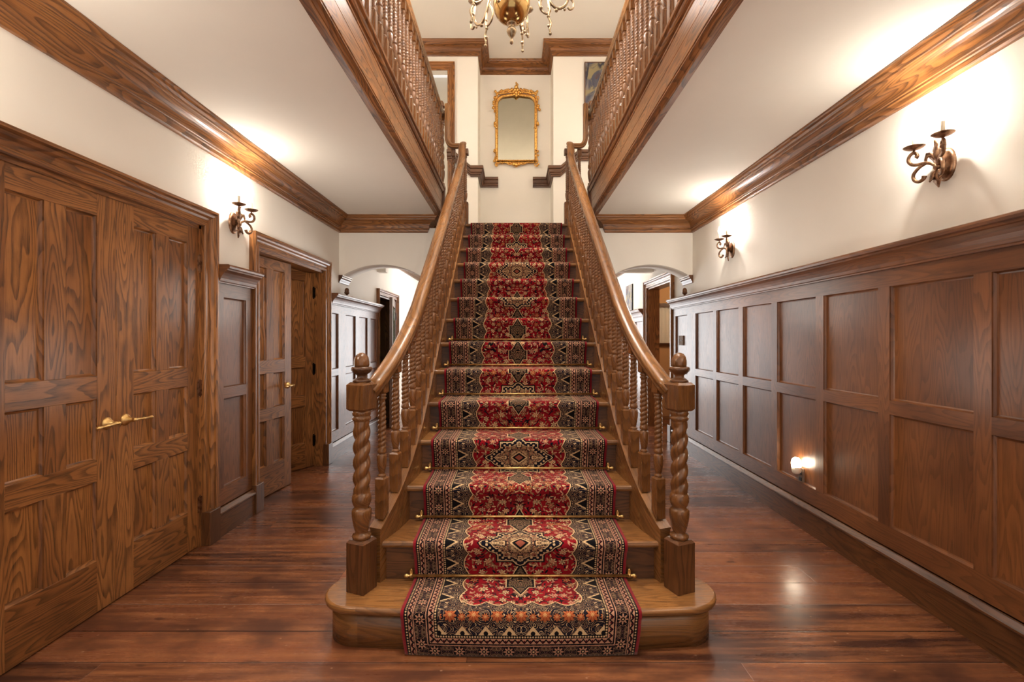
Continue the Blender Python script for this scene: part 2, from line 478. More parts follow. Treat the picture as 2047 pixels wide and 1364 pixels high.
    def sphere(s, c, r, n=14, k=10, sz=1.0, sx=1.0, sy=1.0):
        rows, uvs = [], []
        for i in range(k + 1):
            ph = PI * i / k - PI / 2
            rows.append([(c[0] + sx * r * max(math.cos(ph), 1e-3) * math.cos(2 * PI * j / n), c[1] + sy * r * max(math.cos(ph), 1e-3) * math.sin(2 * PI * j / n),
                          c[2] + sz * r * math.sin(ph)) for j in range(n)])
            uvs.append([(i * .02, j * .02) for j in range(n + 1)])
        s.grid(rows, uvs, True)
    def build(s, name, mat, parent=None, fix=True):
        me = bpy.data.meshes.new(name); me.from_pydata(s.v, [], s.f)
        ul = me.uv_layers.new(name='UVMap'); flat = []
        for f in s.uv:
            for q in f: flat += [q[0], q[1]]
        ul.data.foreach_set('uv', flat)
        me.polygons.foreach_set('use_smooth', s.sm)
        me.materials.append(mat); me.update()
        if fix:
            import bmesh
            bm = bmesh.new(); bm.from_mesh(me)
            bmesh.ops.remove_doubles(bm, verts=bm.verts, dist=1e-5)
            bmesh.ops.recalc_face_normals(bm, faces=bm.faces); bm.to_mesh(me); bm.free()
        o = bpy.data.objects.new(name, me); COL.objects.link(o)
        if parent is not None: o.parent = parent
        return o
def bevel(o, w=.002, seg=1):
    m = o.modifiers.new('bevel', 'BEVEL'); m.width = w; m.segments = seg; m.limit_method = 'ANGLE'; m.angle_limit = .6
    m.harden_normals = False
    return o
def tag(o, label, cat=None, group=None, kind=None):
    o['label'] = label
    if cat: o['category'] = cat
    if group: o['group'] = group
    if kind: o['kind'] = kind
    return o
def empty(name, loc=(0, 0, 0), rz=0.0):
    o = bpy.data.objects.new(name, None); COL.objects.link(o); o.location = loc; o.rotation_euler = (0, 0, rz)
    o.empty_display_size = .1
    return o
def copy_tree(o, parent=None):
    c = o.copy(); COL.objects.link(c); c.parent = parent
    for ch in [x for x in o.children]: copy_tree(ch, c)
    return c
def struct(mb, name, mat, label, cat):
    o = mb.build(name, mat); tag(o, label, cat, kind='structure'); return o

# ------------------------------------------------------------------ room shell
YF = -1.2                           # how far the hall runs behind the camera
m = MB(); m.box(-4.2, 4.2, YF, 11.0, -.06, 0, 'x')
struct(m, 'floor', FLOOR, 'worn reddish brown wide plank floor', 'floor')

def wall_with_openings(mb, xa, xb, y0, y1, z1, ops):
    """ops: (ya, yb, top) openings down to the floor, in order."""
    y = y0
    for a, b_, t in ops:
        mb.box(xa, xb, y, a, 0, z1); mb.box(xa, xb, a, b_, t, z1); y = b_
    mb.box(xa, xb, y, y1, 0, z1)
D1, D2, D3, D4 = (1.79, 3.092), (3.76, 5.08), (7.14, 8.16), (6.27, 7.38)
m = MB(); wall_with_openings(m, XL, XL - .16, YF, 11.0, ZU + .1, [D1 + (2.04,), D2 + (2.03,), D3 + (1.97,)])
struct(m, 'wall_left', WALL, 'cream left hall wall above the panelling', 'wall')
m = MB(); wall_with_openings(m, XR, XR + .16, YF, 11.0, ZU + .1, [D4 + (2.09,)])
struct(m, 'wall_right', WALL, 'cream right hall wall with two lit sconces', 'wall')

# arch wall: solid between the two arches, arched over both aisles
m = MB()
def arch_part(mb, x0, x1, top, zsp, rise):
    """spandrel over one arch spanning x0..x1"""
    n = 28; cx, hw = (x0 + x1) / 2, (x1 - x0) / 2
    R = (hw * hw + rise * rise) / (2 * rise)
    pts = []
    for i in range(n + 1):
        x = x0 + (x1 - x0) * i / n
        pts.append((x, zsp + math.sqrt(max(R * R - (x - cx) ** 2, 0)) - (R - rise)))
    for i in range(n):
        (xa, za), (xb, zb) = pts[i], pts[i + 1]
        for y in (YA, YA + TA):
            mb.quad([(xa, y, za), (xb, y, zb), (xb, y, top), (xa, y, top)], [(0, 0)] * 4)
        mb.quad([(xa, YA, za), (xa, YA + TA, za), (xb, YA + TA, zb), (xb, YA, zb)], [(0, 0)] * 4, True)
ZSP, ARISE = 2.02, .152
arch_part(m, XL, -1.06, ZC + .1, ZSP, ARISE); arch_part(m, 1.06, XR, ZC + .1, ZSP, ARISE)
m.box(-1.06, -.60, YA, YA + TA, 0, ZC - .12); m.box(.60, 1.06, YA, YA + TA, 0, ZC - .12); m.box(-.60, .60, YA, YA + TA, 0, 2.35)
struct(m, 'wall_arch', WALL, 'cream wall across the hall with an arch either side of the staircase', 'wall')

# ceilings: under the galleries, corridor behind the arches, over the stair well
m = MB()
for sx, xw in ((-1, XL), (1, XR)):
    m.box(sx * .87, xw, YF, YA + TA, ZC, ZG - .02)
    m.box(sx * .90, xw, YA + TA, 11.0, ZC, ZG - .02)
m.box(-.9, .9, YB + .55, 11.0, ZC, ZG - .02)
m.box(-.9, .9, YA + TA, YB + .55, 2.30, 2.36)
struct(m, 'ceiling_gallery', CEIL, 'pale flat ceiling under the two galleries', 'ceiling')
m = MB(); m.box(XL - .16, XR + .16, YF, YN + .2, ZU, ZU + .1)
struct(m, 'ceiling_upper', CEIL, 'pale ceiling high over the stair well with the chandelier', 'ceiling')

# upper back wall with niche
NW = .552
m = MB()
m.box(-.995, -NW, YB, YB + .12, 2.3, ZU); m.box(XL, -1.90, YB, YB + .12, 2.3, ZU); m.box(-1.90, -.995, YB, YB + .12, 5.25, ZU)
m.box(NW, XR, YB, YB + .12, 2.3, ZU)
m.box(-NW - .12, -NW, YB + .12, YN + .12, 2.3, ZU); m.box(NW, NW + .12, YB + .12, YN + .12, 2.3, ZU)
m.box(-NW, NW, YN, YN + .12, 2.3, ZU)
struct(m, 'wall_back', WALL, 'cream upper back wall with a shallow niche holding the gilt mirror', 'wall')
m = MB(); m.box(-2.4, -.8, YB + .9, YB + 1.0, 2.9, ZU)
struct(m, 'wall_bedroom', WALL, 'pale wall seen through the upper left doorway', 'wall')

# landing slab, gallery floors, side steps
m = MB()
m.box(-.87, .87, YA - .15, YB, 2.36, ZL, 'x'); m.box(-NW, NW, YB, YN, 2.36, ZL, 'x')
for s in (-1, 1):
    m.box(s * .87, s * 1.12, YA + TA, YB, 2.36, ZL + RISE, 'y')
    m.box(s * 1.12, s * 2.02, YA + TA, YB, ZG - .02, ZG, 'y'); m.box(s * .87, s * 2.02, YF, YA + TA, ZG - .02, ZG, 'y')
struct(m, 'floor_landing', OAKD, 'oak floor of the half landing and galleries', 'floor')

# rooms beyond the doors
m = MB()
m.box(-4.2, -4.1, 2.6, 9.2, 0, 2.6); m.box(-4.2, XL - .16, 2.6, 2.7, 0, 2.6); m.box(-4.2, XL - .16, 6.2, 6.3, 0, 2.6)
m.box(-4.2, XL - .16, 9.1, 9.2, 0, 2.6); m.box(-4.2, XL - .16, 2.6, 9.2, 2.6, 2.7)
struct(m, 'wall_side_room', TAN, 'dim tan wall of the room behind the open left doors', 'wall')
m = MB()
m.box(XR + .16, 4.2, 5.2, 5.3, 0, 2.6); m.box(4.1, 4.2, 5.2, 8.4, 0, 2.6); m.box(XR + .16, 4.2, 5.2, 8.4, 2.6, 2.7)
m.box(XR + .16, 2.30, 8.3, 8.4, 0, 2.6); m.box(2.95, 4.2, 8.3, 8.4, 0, 2.6); m.box(2.30, 2.95, 8.3, 8.4, 0, 1.22); m.box(2.30, 2.95, 8.3, 8.4, 1.9, 2.6)
struct(m, 'wall_right_room', TAN, 'tan wall of the room through the right corridor doorway', 'wall')

# corridor end with its tall glazed doors to the garden
m = MB()
m.box(XL, -1.25, 10.9, 11.0, 0, ZC); m.box(1.45, XR, 10.9, 11.0, 0, ZC); m.box(-1.25, 1.45, 10.9, 11.0, 2.3, ZC)
struct(m, 'wall_corridor_end', WALL, 'cream end wall of the corridor behind the staircase', 'wall')
w = empty('window_1', (0.1, 10.92, 0)); tag(w, 'tall bright garden window closing the corridor behind the stairs', 'window', kind='structure')
m = MB(); m.box(-1.35, 1.35, .02, .04, .1, 2.3); m.build('pane', DAY, w)
m = MB()
for x in (-1.35, -.68, 0, .68, 1.35): m.box(x - .03, x + .03, -.03, .03, 0, 2.3)
for z in (.05, .9, 1.6, 2.27): m.box(-1.35, 1.35, -.025, .03, z - .03, z + .03)
m.build('window_frame', WPAINT, w)

# ------------------------------------------------------------------ mouldings
def cornice_prof(h=.175, p=.15):
    pr = [(0, 0), (p, 0), (p, .012), (p - .006, .018), (p - .012, .030), (p - .024, .040), (p - .026, .050), (p - .034, .052)]
    for i in range(9):                       # the big hollow
        t = i / 8 * PI / 2
        pr.append((p - .038 - (p - .078) * math.sin(t), .056 + .070 * (1 - math.cos(t))))
    pr += [(.036, .130), (.036, .140), (.028, .144), (.026, .166), (.018, h), (0, h)]
    return pr
CP = cornice_prof()
m = MB(); m.sweep([(XL, YF, ZC), (XL, YA, ZC), (-1.03, YA, ZC), (-1.03, YA + .15, ZC)], (0, 0, -1), CP)
struct(m, 'trim_1', OAK, 'oak cornice along the left wall under the ceiling', 'cornice')
m = MB(); m.sweep([(1.03, YA + .15, ZC), (1.03, YA, ZC), (XR, YA, ZC), (XR, YF, ZC)], (0, 0, -1), CP)
struct(m, 'trim_2', OAK, 'lighter oak cornice along the right wall under the ceiling', 'cornice')
m = MB(); m.sweep([(XL, YB, ZU), (-NW, YB, ZU), (-NW, YN, ZU), (NW, YN, ZU), (NW, YB, ZU), (XR, YB, ZU)], (0, 0, -1), CP)
struct(m, 'trim_3', OAK, 'oak cornice stepping back into the niche at the upper ceiling', 'cornice')
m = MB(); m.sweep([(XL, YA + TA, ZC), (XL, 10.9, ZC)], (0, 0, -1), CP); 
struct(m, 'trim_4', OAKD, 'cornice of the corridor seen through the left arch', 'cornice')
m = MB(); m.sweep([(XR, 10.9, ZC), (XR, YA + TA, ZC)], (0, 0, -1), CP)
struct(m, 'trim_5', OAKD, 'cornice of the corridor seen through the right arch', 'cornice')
# dado rail on the upper back wall
DP = [(0, 0), (.030, 0), (.034, .02), (.050, .028), (.050, .045), (.066, .055), (.066, .095), (.085, .105), (.085, .135), (.075, .146), (0, .146)]
zb = 3.765 - .073
def dado(side):
    m = MB()
    pts = [(side * .27, YN, zb), (side * NW, YN, zb), (side * NW, YB, zb), (side * .655, YB, zb)]
    m.sweep(pts, (0, 0, 1), [(-side * d, h) for d, h in DP])
    # raking and upper level lengths on the front wall
    a, b_, c = (side * .655, YB), (side * .915, YB), (side * 1.0 if side < 0 else XR, YB)
    rows = [[(x, YB - d, z + h) for d, h in DP] for x, z in ((a[0], zb), (b_[0], zb + .232), (c[0], zb + .232))]
    for i in range(2):
        for j in range(len(DP) - 1):
            q = [rows[i][j], rows[i + 1][j], rows[i + 1][j + 1], rows[i][j + 1]]
            m.quad(q, [(p[0], p[2] - i * .2) for p in q])
    return m
struct(dado(-1), 'trim_6', OAKD, 'oak dado rail stepping up the back wall left of the mirror', 'dado rail')
struct(dado(1), 'trim_7', OAKD, 'oak dado rail stepping up the back wall right of the mirror', 'dado rail')

# door casings
KP = [(0, 0), (0, .020), (.006, .026), (.022, .026), (.030, .020), (.044, .020), (.056, .026), (.066, .040), (.078, .046), (.086, .040), (.092, .050), (.107, .050), (.107, 0)]
def casing(name, x, sgn, ya, yb, top, label, mat=OAK, depth=.17, w=.107, plinth=True):
    """architrave round an opening in a side wall; sgn = +1 on the left wall (faces +X)."""
    m = MB(); N = (sgn, 0, 0)
    path = [(x, ya, .0), (x, ya, top), (x, yb, top), (x, yb, .0)]
    if sgn < 0: path = path[::-1]
    m.sweep(path, N, [(d * w / .107, h) for d, h in KP])
    xb = x - sgn * depth
    m.box(x, xb, ya, ya + .022, 0, top, 'z'); m.box(x, xb, yb - .022, yb, 0, top, 'z'); m.box(x, xb, ya, yb, top - .022, top, 'y')
    o = struct(m, name, mat, label, 'door casing')
    if plinth:
        for y in (ya - w - .006, yb - .002):
            p = MB(); p.box(x, x + sgn * .058, y, y + w + .008, 0, .215, 'z'); bevel(p.build('plinth_block', OAKD, o), .003)
    return o
casing('trim_8', XL, 1, D1[0], D1[1], 2.04, 'oak architrave round the closed double doors on the left')
casing('trim_9', XL, 1, D2[0], D2[1], 2.03, 'oak architrave round the half open double doors on the left')
casing('trim_10', XL, 1, D3[0], D3[1], 1.97, 'architrave of the corridor doorway seen through the left arch', w=.09)
casing('trim_11', XR, -1, D4[0], D4[1], 2.09, 'architrave of the corridor doorway seen through the right arch')
# upper door casing on the back wall
m = MB(); m.sweep([(-.995 - .9, YB, ZG), (-.995 - .9, YB, 5.25), (-.995, YB, 5.25), (-.995, YB, ZG)], (0, -1, 0), KP)
struct(m, 'trim_12', OAK, 'oak architrave of the upper doorway left of the niche', 'door casing')
# brackets at the arch springing and the acorn on the panelling below
BP = [(0, 0), (.048, 0), (.048, .014), (.040, .020), (.040, .034), (.027, .044), (.024, .056), (.013, .072), (.010, .086), (0, .090)]
m = MB(); m.sweep([(XL, YA - .02, 2.05), (XL, YA + TA, 2.05)], (0, 0, -1), BP)
struct(m, 'trim_13', OAKD, 'moulded bracket under the foot of the left arch', 'bracket')
m = MB(); m.sweep([(XR, YA + TA, 2.05), (XR, YA - .02, 2.05)], (0, 0, -1), BP)
struct(m, 'trim_14', OAKD, 'moulded bracket under the foot of the right arch', 'bracket')

# ------------------------------------------------------------------ wall panelling
CAP = [(0, 0), (.085, 0), (.092, .004), (.096, .014), (.092, .026), (.080, .030), (.080, .040), (.072, .044),
       (.058, .056), (.046, .072), (.036, .090), (.030, .108), (.024, .112), (.022, .120), (0, .120)]
BASEP = [(0, 0), (.022, 0), (.026, -.004), (.026, -.010), (.034, -.012), (.056, -.034), (.058, -.042), (.054, -.048), (.045, -.050), (.045, -.20), (0, -.20)]
def panel_piece(T, a0, a1, z0, z1, depth, mat, parent, b=.013):
    """recessed panel: sloping moulding ring down to a flat board; T maps (along, up, out) to world"""
    m = MB(); ou, ov = m.ro()
    o = [(a0, z0), (a1, z0), (a1, z1), (a0, z1)]; i = [(a0 + b, z0 + b), (a1 - b, z0 + b), (a1 - b, z1 - b), (a0 + b, z1 - b)]
    mid = [(a0 + b * .06, z0 + b * .06), (a1 - b * .06, z0 + b * .06), (a1 - b * .06, z1 - b * .06), (a0 + b * .06, z1 - b * .06)]
    m2 = [(a0 + b * .5, z0 + b * .5), (a1 - b * .5, z0 + b * .5), (a1 - b * .5, z1 - b * .5), (a0 + b * .5, z1 - b * .5)]
    for k in range(4):
        n = (k + 1) % 4
        for (A, da), (B, db) in (((o, 0), (mid, -depth * .35)), ((mid, -depth * .35), (m2, -depth * .88)), ((m2, -depth * .88), (i, -depth))):
            pts = [T(*A[k], da), T(*A[n], da), T(*B[n], db), T(*B[k], db)]
            g = [(A[k]), (A[n]), (B[n]), (B[k])]
            m.quad(pts, [((q[0] if k % 2 == 0 else q[1]) + ou, (q[1] if k % 2 == 0 else q[0]) + ov + 3) for q in g])
    m.quad([T(*q, -depth) for q in i], [(q[1] + ou, q[0] + ov) for q in i])
    return m.build('panel', mat, parent)
def wainscot(side, xw, y0, y1, cols, rows, label, cap_ends=(False, False), ztop=1.815, mat=OAKP, base=True, capy=None):
    """side +1: on the left wall facing +X, -1: on the right wall facing -X"""
    root = empty('wall_panelling', (xw, (y0 + y1) / 2, 0)); tag(root, label, 'wall panelling')
    ym = (y0 + y1) / 2
    T = lambda a, z, o: (side * (.026 + o), a - ym, z)
    fr = MB()
    zb, zt = rows[0][0], rows[-1][1]
    def bx(a0, a1, z0, z1, g): fr.box(side * .0, side * .026, a0 - ym, a1 - ym, z0, z1, g) if a1 - a0 > 1e-4 and z1 - z0 > 1e-4 else None
    bx(y0, y1, .19, zb, 'y'); bx(y0, y1, zt, ztop - .11, 'y')
    y = y0
    for a, b_ in cols: bx(y, a, zb, zt, 'z'); y = b_
    bx(y, y1, zb, zt, 'z')
    for i in range(len(rows) - 1):
        for a, b_ in cols: bx(a, b_, rows[i][1], rows[i + 1][0], 'y')
    fr.build('frame', mat, root)
    for a, b_ in cols:
        for z0, z1 in rows: panel_piece(T, a, b_, z0, z1, .018, mat, root)
    c0, c1 = capy or (y0, y1)
    cp = MB(); e0, e1 = cap_ends
    path = [(0, c0 - ym, ztop), (0, c1 - ym, ztop)]
    if e1: path = path[:1] + [(side * .026, c1 - ym, ztop)] + [(0, c1 - ym, ztop)] if False else path
    if side > 0: pth = path
    else: pth = path[::-1]
    cp.sweep(pth, (0, 0, -1), [(d + .022, h) for d, h in CAP])
    cp.build('cap_rail', mat, root)
    if base:
        bp = MB(); pth = [(0, y0 - ym, .20), (0, y1 - ym, .20)]
        if side < 0: pth = pth[::-1]
        bp.sweep(pth, (0, 0, -1), [(d, -h) for d, h in BASEP]); bp.build('baseboard', OAKD, root)
    return root
ROWS = [(.31, .915), (.99, 1.603)]
colsR = [(4.92, 5.40)]
y = 4.92
colsR = [(YF + .02 + 0, YF + .02)][:0]
for k in range(-1, 12):
    a = 5.385 - .556 * k - .475; b_ = a + .475
    if a > YF: colsR.append((a, b_))
colsR = [c for c in sorted(colsR) if c[1] < 5.5]
wainscot(-1, XR, YF, YA - .03, colsR, ROWS, 'long oak wall panelling along the right wall below the two sconces')
wainscot(-1, XR, YA - .03, 6.13, [(5.64, 6.05)], ROWS, 'short oak panelling with the light switch, past the right arch')
wainscot(-1, XR, 7.50, 10.9, [(7.6 + .56 * k, 8.07 + .56 * k) for k in range(5)], ROWS, 'far panelling under the picture beyond the right corridor doorway', ztop=1.79)
wainscot(1, XL, D1[1] + .115, D2[0] - .115, [(3.29, 3.565)], ROWS, 'narrow oak panelling between the two pairs of double doors', capy=(D1[1] + .112, D2[0] - .112))
wainscot(1, XL, D2[1] + .115, YA - .02, [(5.25, 5.45)], ROWS, 'sliver of oak panelling between the open door and the left arch')
wainscot(1, XL, YA - .02, D3[0] - .10, [(5.68, 6.04), (6.18, 6.53), (6.67, 6.98)], ROWS, 'oak panelling catching window light beyond the left arch')

wainscot(1, XL, YF, D1[0] - .115, [(-1.13 + .56 * k, -.655 + .56 * k) for k in range(5)], ROWS, 'oak panelling on the left wall short of the closed double doors')
# ------------------------------------------------------------------ doors
def acorn(mb, c, k):
    mb.lathe([(.0005, 1.0 * k), (.10 * k, .985 * k), (.20 * k, .93 * k), (.27 * k, .82 * k), (.30 * k, .68 * k), (.295 * k, .56 * k), (.28 * k, .52 * k)][::-1], 20, c)
def lever(parent, x, z, y, sgn, direction, mat=BRASS):
    h = empty('lever_handle', (x, y, z)); h.parent = parent
    m = MB(); n = 20
    prof = [(.030, 0), (.030, .004), (.026, .009), (.021, .012), (.018, .02), (.012, .026), (.010, .045), (.0095, .052)]
    rows, uvs = [], []
    for r, d in prof:
        rows.append([(r * math.cos(2 * PI * j / n), sgn * d, r * math.sin(2 * PI * j / n)) for j in range(n)]); uvs.append([(d, j * .01) for j in range(n + 1)])
    m.grid(rows, uvs, True); m.ngon(rows[-1]); m.build('rosette', mat, h)
    m = MB(); yy = sgn * .053
    P = [(-.014, .004), (-.010, .0105), (-.004, .0105), (0, .0085), (.012, .0075), (.05, .006), (.055, .0082), (.060, .0082), (.064, .006), (.095, .0072), (.108, .0098), (.114, .0095), (.119, .006), (.121, .001)]
    m.tube([(direction * t, yy, -.004 * (t / .1)) for t, r in P], [r for t, r in P], 12)
    m.build('lever', mat, h)
    return h
def hinge(parent, x, y, z, mat):
    m = MB(); m.box(x - .012, x + .012, y - .012, y + .012, z - .05, z + .05)
    for s in (-1, 1): m.sphere((x, y, z + s * .055), .009)
    m.build('hinge', mat, parent)
def leaf(name, label, w, h, loc, rz, fs, xs, zs, mat=OAK, hinge_mat=BRASS, handle=True, hinge_z=(), lev_dir=-1, hx=None, glass=False, group=None):
    """door leaf from its hinge edge along local x; fs = which local y faces the hall"""
    root = empty(name, loc, rz); tag(root, label, 'door', kind='structure')
    t = .022
    fr = MB()
    cols, rows = xs, zs
    x = 0.0
    xb = [0.0] + [v for c in cols for v in c] + [w]
    fr.box(0, cols[0][0], -t, t, .008, h, 'z'); fr.box(cols[-1][1], w, -t, t, .008, h, 'z')
    fr.box(cols[0][0], cols[-1][1], -t, t, .008, rows[0][0], 'x'); fr.box(cols[0][0], cols[-1][1], -t, t, rows[-1][1], h, 'x')
    for i in range(len(rows) - 1): fr.box(cols[0][0], cols[-1][1], -t, t, rows[i][1], rows[i + 1][0], 'x')
    for i in range(len(cols) - 1):
        for z0, z1 in rows: fr.box(cols[i][1], cols[i + 1][0], -t, t, z0, z1, 'z')
    bevel(fr.build('door_frame', mat, root), .0012)
    for c in cols:
        for z0, z1 in rows:
            for s in ((fs, -fs) if glass else (fs,)):
                T = lambda a, z, o, s=s: (a, s * (t + o), z)
                panel_piece(T, c[0], c[1], z0, z1, .018, GLASS if glass else mat, root)
            if not glass:
                bk = MB(); bk.box(c[0], c[1], -fs * .004, -fs * .012, z0, z1, 'z'); bk.build('panel_back', mat, root)
    if handle: lever(root, hx if hx is not None else w - .055, .905, fs * t, fs, lev_dir)
    for z in hinge_z: hinge(root, .006, fs * (t + .002), z, hinge_mat)
    return root
XS = [(.11, .27), (.372, .534)]
ZS = [(.255, .636), (.738, 1.03), (1.143, 1.912)]
XD = XL - .008 - .022
leaf('door_1', 'nearer closed oak leaf of the big double doors, at the left edge', .644, 2.03, (XD, 1.795, 0), PI / 2, -1, XS, ZS)
leaf('door_2', 'farther closed oak leaf of the big double doors with three visible hinges', .644, 2.03, (XD, 3.086, 0), -PI / 2, 1, XS, ZS, hinge_z=(.27, 1.01, 1.80), hinge_mat=BRONZE)
leaf('door_3', 'pale gleaming oak leaf with a brass handle standing nearly closed', .64, 2.0, (-2.145, 3.785, 0), PI / 2 - math.radians(6.0), -1, XS, ZS)
leaf('door_4', 'oak leaf with black hinges swung open into the dark room', .64, 2.0, (-2.125, 5.055, 0), -PI / 2 - math.radians(27), 1, XS, ZS, hinge_mat=BLACKM, hinge_z=(.27, 1.01, 1.80), handle=False)
leaf('door_5', 'glazed door standing ajar in the corridor beyond the left arch', .98, 1.94, (-2.03, 8.135, 0), -PI / 2 + math.radians(11), 1, [(.12, .86)], [(.3, .9), (1.0, 1.82)], mat=OAKD, hinge_mat=BLACKM, hinge_z=(.25, 1.7), glass=True)

# ------------------------------------------------------------------ staircase
def half(Y):
    """half distance between the string centre lines: flared at the foot"""
    pts = [(2.10, .742), (2.20, .705), (2.305, .664), (2.432, .628), (2.562, .606), (2.69, .594), (2.82, .587), (3.1, .585), (9, .585)]
    for (a, x), (b_, y) in zip(pts, pts[1:]):
        if Y <= b_:
            t = max(0.0, (Y - a) / (b_ - a)); return x + (y - x) * t
    return .585
def nose(Y): return RISE * (1 + (Y - Y1) / GO)
st = empty('staircase', (0, Y1, 0)); tag(st, 'wide straight oak staircase with a rounded bottom step', 'staircase')
OY = -Y1
# bottom step with rounded ends
def curtail(r, inset, z0, z1, mat, nm, bullnose):
    m = MB(); cx, cy = .70, Y1 + .18
    pts = []
    for i in range(25):
        x = -cx + 2 * cx * i / 24; pts.append((x, Y1 + inset + .028 * (x / cx) ** 2))
    for i in range(1, 16):
        t = -PI / 2 + PI * i / 16 + .0; pts.append((cx + (r - inset) * math.cos(t), cy + (r - inset) * math.sin(t) + .028 * (1 - i / 16)))
    pts.append((cx, cy + r - inset)); pts.append((.55, cy + r - inset)); pts.append((-.55, cy + r - inset)); pts.append((-cx, cy + r - inset))
    for i in range(15, 0, -1):
        t = -PI / 2 + PI * i / 16; pts.append((-cx - (r - inset) * math.cos(t), cy + (r - inset) * math.sin(t) + .028 * (1 - i / 16)))
    C = Vector((0, cy))
    def ring(off, z):
        out = []
        n = len(pts)
        for i, p in enumerate(pts):
            a, b_ = Vector(pts[i - 1]), Vector(pts[(i + 1) % n]); t = (b_ - a).normalized(); nr = Vector((t.y, -t.x))
            out.append((p[0] - nr.x * off, p[1] - nr.y * off + OY, z))
        return out
    zs = [(0, z0), (0, z1)] if not bullnose else [(.012, z0), (.004, z0 + .004), (0, (z0 + z1) / 2), (.003, z1 - .006), (.012, z1)]
    rows = [ring(o, z) for o, z in zs]
    uvs = [[(j * .04, z * 1.0) for j in range(len(pts) + 1)] for o, z in zs]
    m.grid(rows, uvs, True, smooth=True)
    top = rows[-1]; m.quad(top, [(p[0], p[1]) for p in top]); m.quad(rows[0][::-1], [(p[0], p[1]) for p in rows[0]])
    m.build(nm, mat, st)
curtail(.18, .032, 0, RISE - .034, OAKR, 'riser', False)
curtail(.18, 0, RISE - .034, RISE, OAKR, 'tread', True)
NP = [(.0, -.030), (-.006, -.026), (-.009, -.016), (-.007, -.006), (0, 0)]
for k in range(2, 15):
    Yn = Y1 + (k - 1) * GO; z = k * RISE
    yb = Yn + GO + .04
    hf, hb = half(Yn) - .012, half(yb) - .012
    if k == 14: yb = Yn + .08
    m = MB()
    rows = [[(s * hf, Yn + .009 + d + OY, z + h) for s in (-1, 1)] for d, h in NP] + [[(s * hb, yb + OY, z) for s in (-1, 1)], [(s * hb, yb + OY, z - .03) for s in (-1, 1)], [(s * hf, Yn + .009 + OY, z - .03) for s in (-1, 1)]]
    off = k * 3.3
    uvs = [[(s * hf + off, i * .012 if i < 5 else .05 + (.3 if i in (5, 6) else 0)) for s in (-1, 1)] for i in range(len(rows))]
    m.grid(rows, uvs, False, smooth=False); m.build('tread', OAKR, st)
    m = MB(); m.box(-hf, hf, Yn + .034 + OY, Yn + .05 + OY, (k - 1) * RISE, z - .028, 'x'); m.build('riser', OAKD, st)
for s in (-1, 1):
    m = MB(); rows, uvs = [], []
    ys = [2.268, 2.3, 2.36, 2.43, 2.5, 2.58, 2.66, 2.75, 2.85, 3.0, 3.3, 3.8, 4.5, 5.30, 5.355]
    L = 0; prev = None
    for Y in ys:
        h = half(Y)
        dx = (half(Y + .02) - half(Y - .02)) / .04
        nx, ny = 1 / math.hypot(1, dx), -dx / math.hypot(1, dx)
        zt = nose(Y) + .068 if Y < 5.31 else nose(5.3) + .068; zb = max(.0 if Y > 2.3 else .05, nose(Y) - .30)
        cs = [(-.028, zb), (-.028, zt - .010), (-.032, zt - .008), (-.032, zt), (.032, zt), (.032, zt - .008), (.028, zt - .01), (.028, zb), (-.028, zb)]
        rows.append([(s * (h + nx * o), Y + ny * o + OY, z) for o, z in cs])
        if prev: L += math.hypot(Y - prev[0], zt - prev[1])
        prev = (Y, zt)
        uvs.append([(L + s * 7, v) for v in (0, .3, .31, .32, .384, .39, .40, .7, .78)])
    m.grid(rows, uvs, False, smooth=False); m.ngon(rows[0]); m.ngon(rows[-1][::-1])
    m.build('string', OAKR, st)
    m = MB(); rows = []
    for Y in ys[1:]:
        h = half(Y) + .010; rows.append([(s * h, Y + OY, 0), (s * h, Y + OY, nose(Y) - .2)])
    m.grid(rows, [[(i * .2, 0), (i * .2, 1)] for i in range(len(rows))], False, False); m.build('side_panel', OAKD, st)

# balustrade members
def twist_fn(k, tw, amp):
    return lambda th, z: 1 + amp * math.cos(k * (th - tw * z))
def rope_fn(k, tw, lo=.84, amp=.26, f=1.0):
    return lambda th, z: 1 + f * (lo - 1 + amp * abs(math.cos(k / 2 * (th - tw * z))) ** .8)
def baluster_mesh(H, block, top, name='baluster', q=.023, cut=0.0):
    """turned baluster: square foot, fluted cup, barley twist, rings, square head; total height H"""
    m = MB(); n = 24
    flute = lambda th, z: 1 + .05 * math.cos(8 * th)
    pr = [(q, -.03, 's'), (q, block - .006, 's'), (q - .004, block, 's'), (.017, block + .004), (.021, block + .008), (.017, block + .014), (.0125, block + .020)]
    c0, c1 = block + .022, block + .105
    for i in range(8):
        t = i / 7; pr.append((.0145 + .0085 * math.sin(t * PI * .62), c0 + (c1 - c0) * t, flute))
    pr += [(.020, c1 + .004), (.0145, c1 + .008), (.0205, c1 + .012), (.022, c1 + .020), (.019, c1 + .030)]
    z0, z1 = c1 + .034, H - top - .036
    tf = rope_fn(2, 2 * PI / .046); N = 84
    for i in range(N + 1):
        t = i / N; r = .0178 + .002 * math.sin(t * PI) - .0025 * t
        pr.append((r, z0 + (z1 - z0) * t, tf))
    pr += [(.0165, z1 + .006), (.021, z1 + .010), (.021, z1 + .016), (.015, z1 + .019), (.020, z1 + .024), (.0205, z1 + .030), (.016, z1 + .034), (q - .005, H - top, 's'), (q, H - top + .005, 's'), (q, H, 's')]
    m.lathe(pr, n)
    if cut: m.v = [(x, y, y * cut + .001) if z < -.02 else (x, y, z) for x, y, z in m.v]
    else: m.v = [(x, y, .0005) if z < -.02 else (x, y, z) for x, y, z in m.v]
    return m
RAILP = []
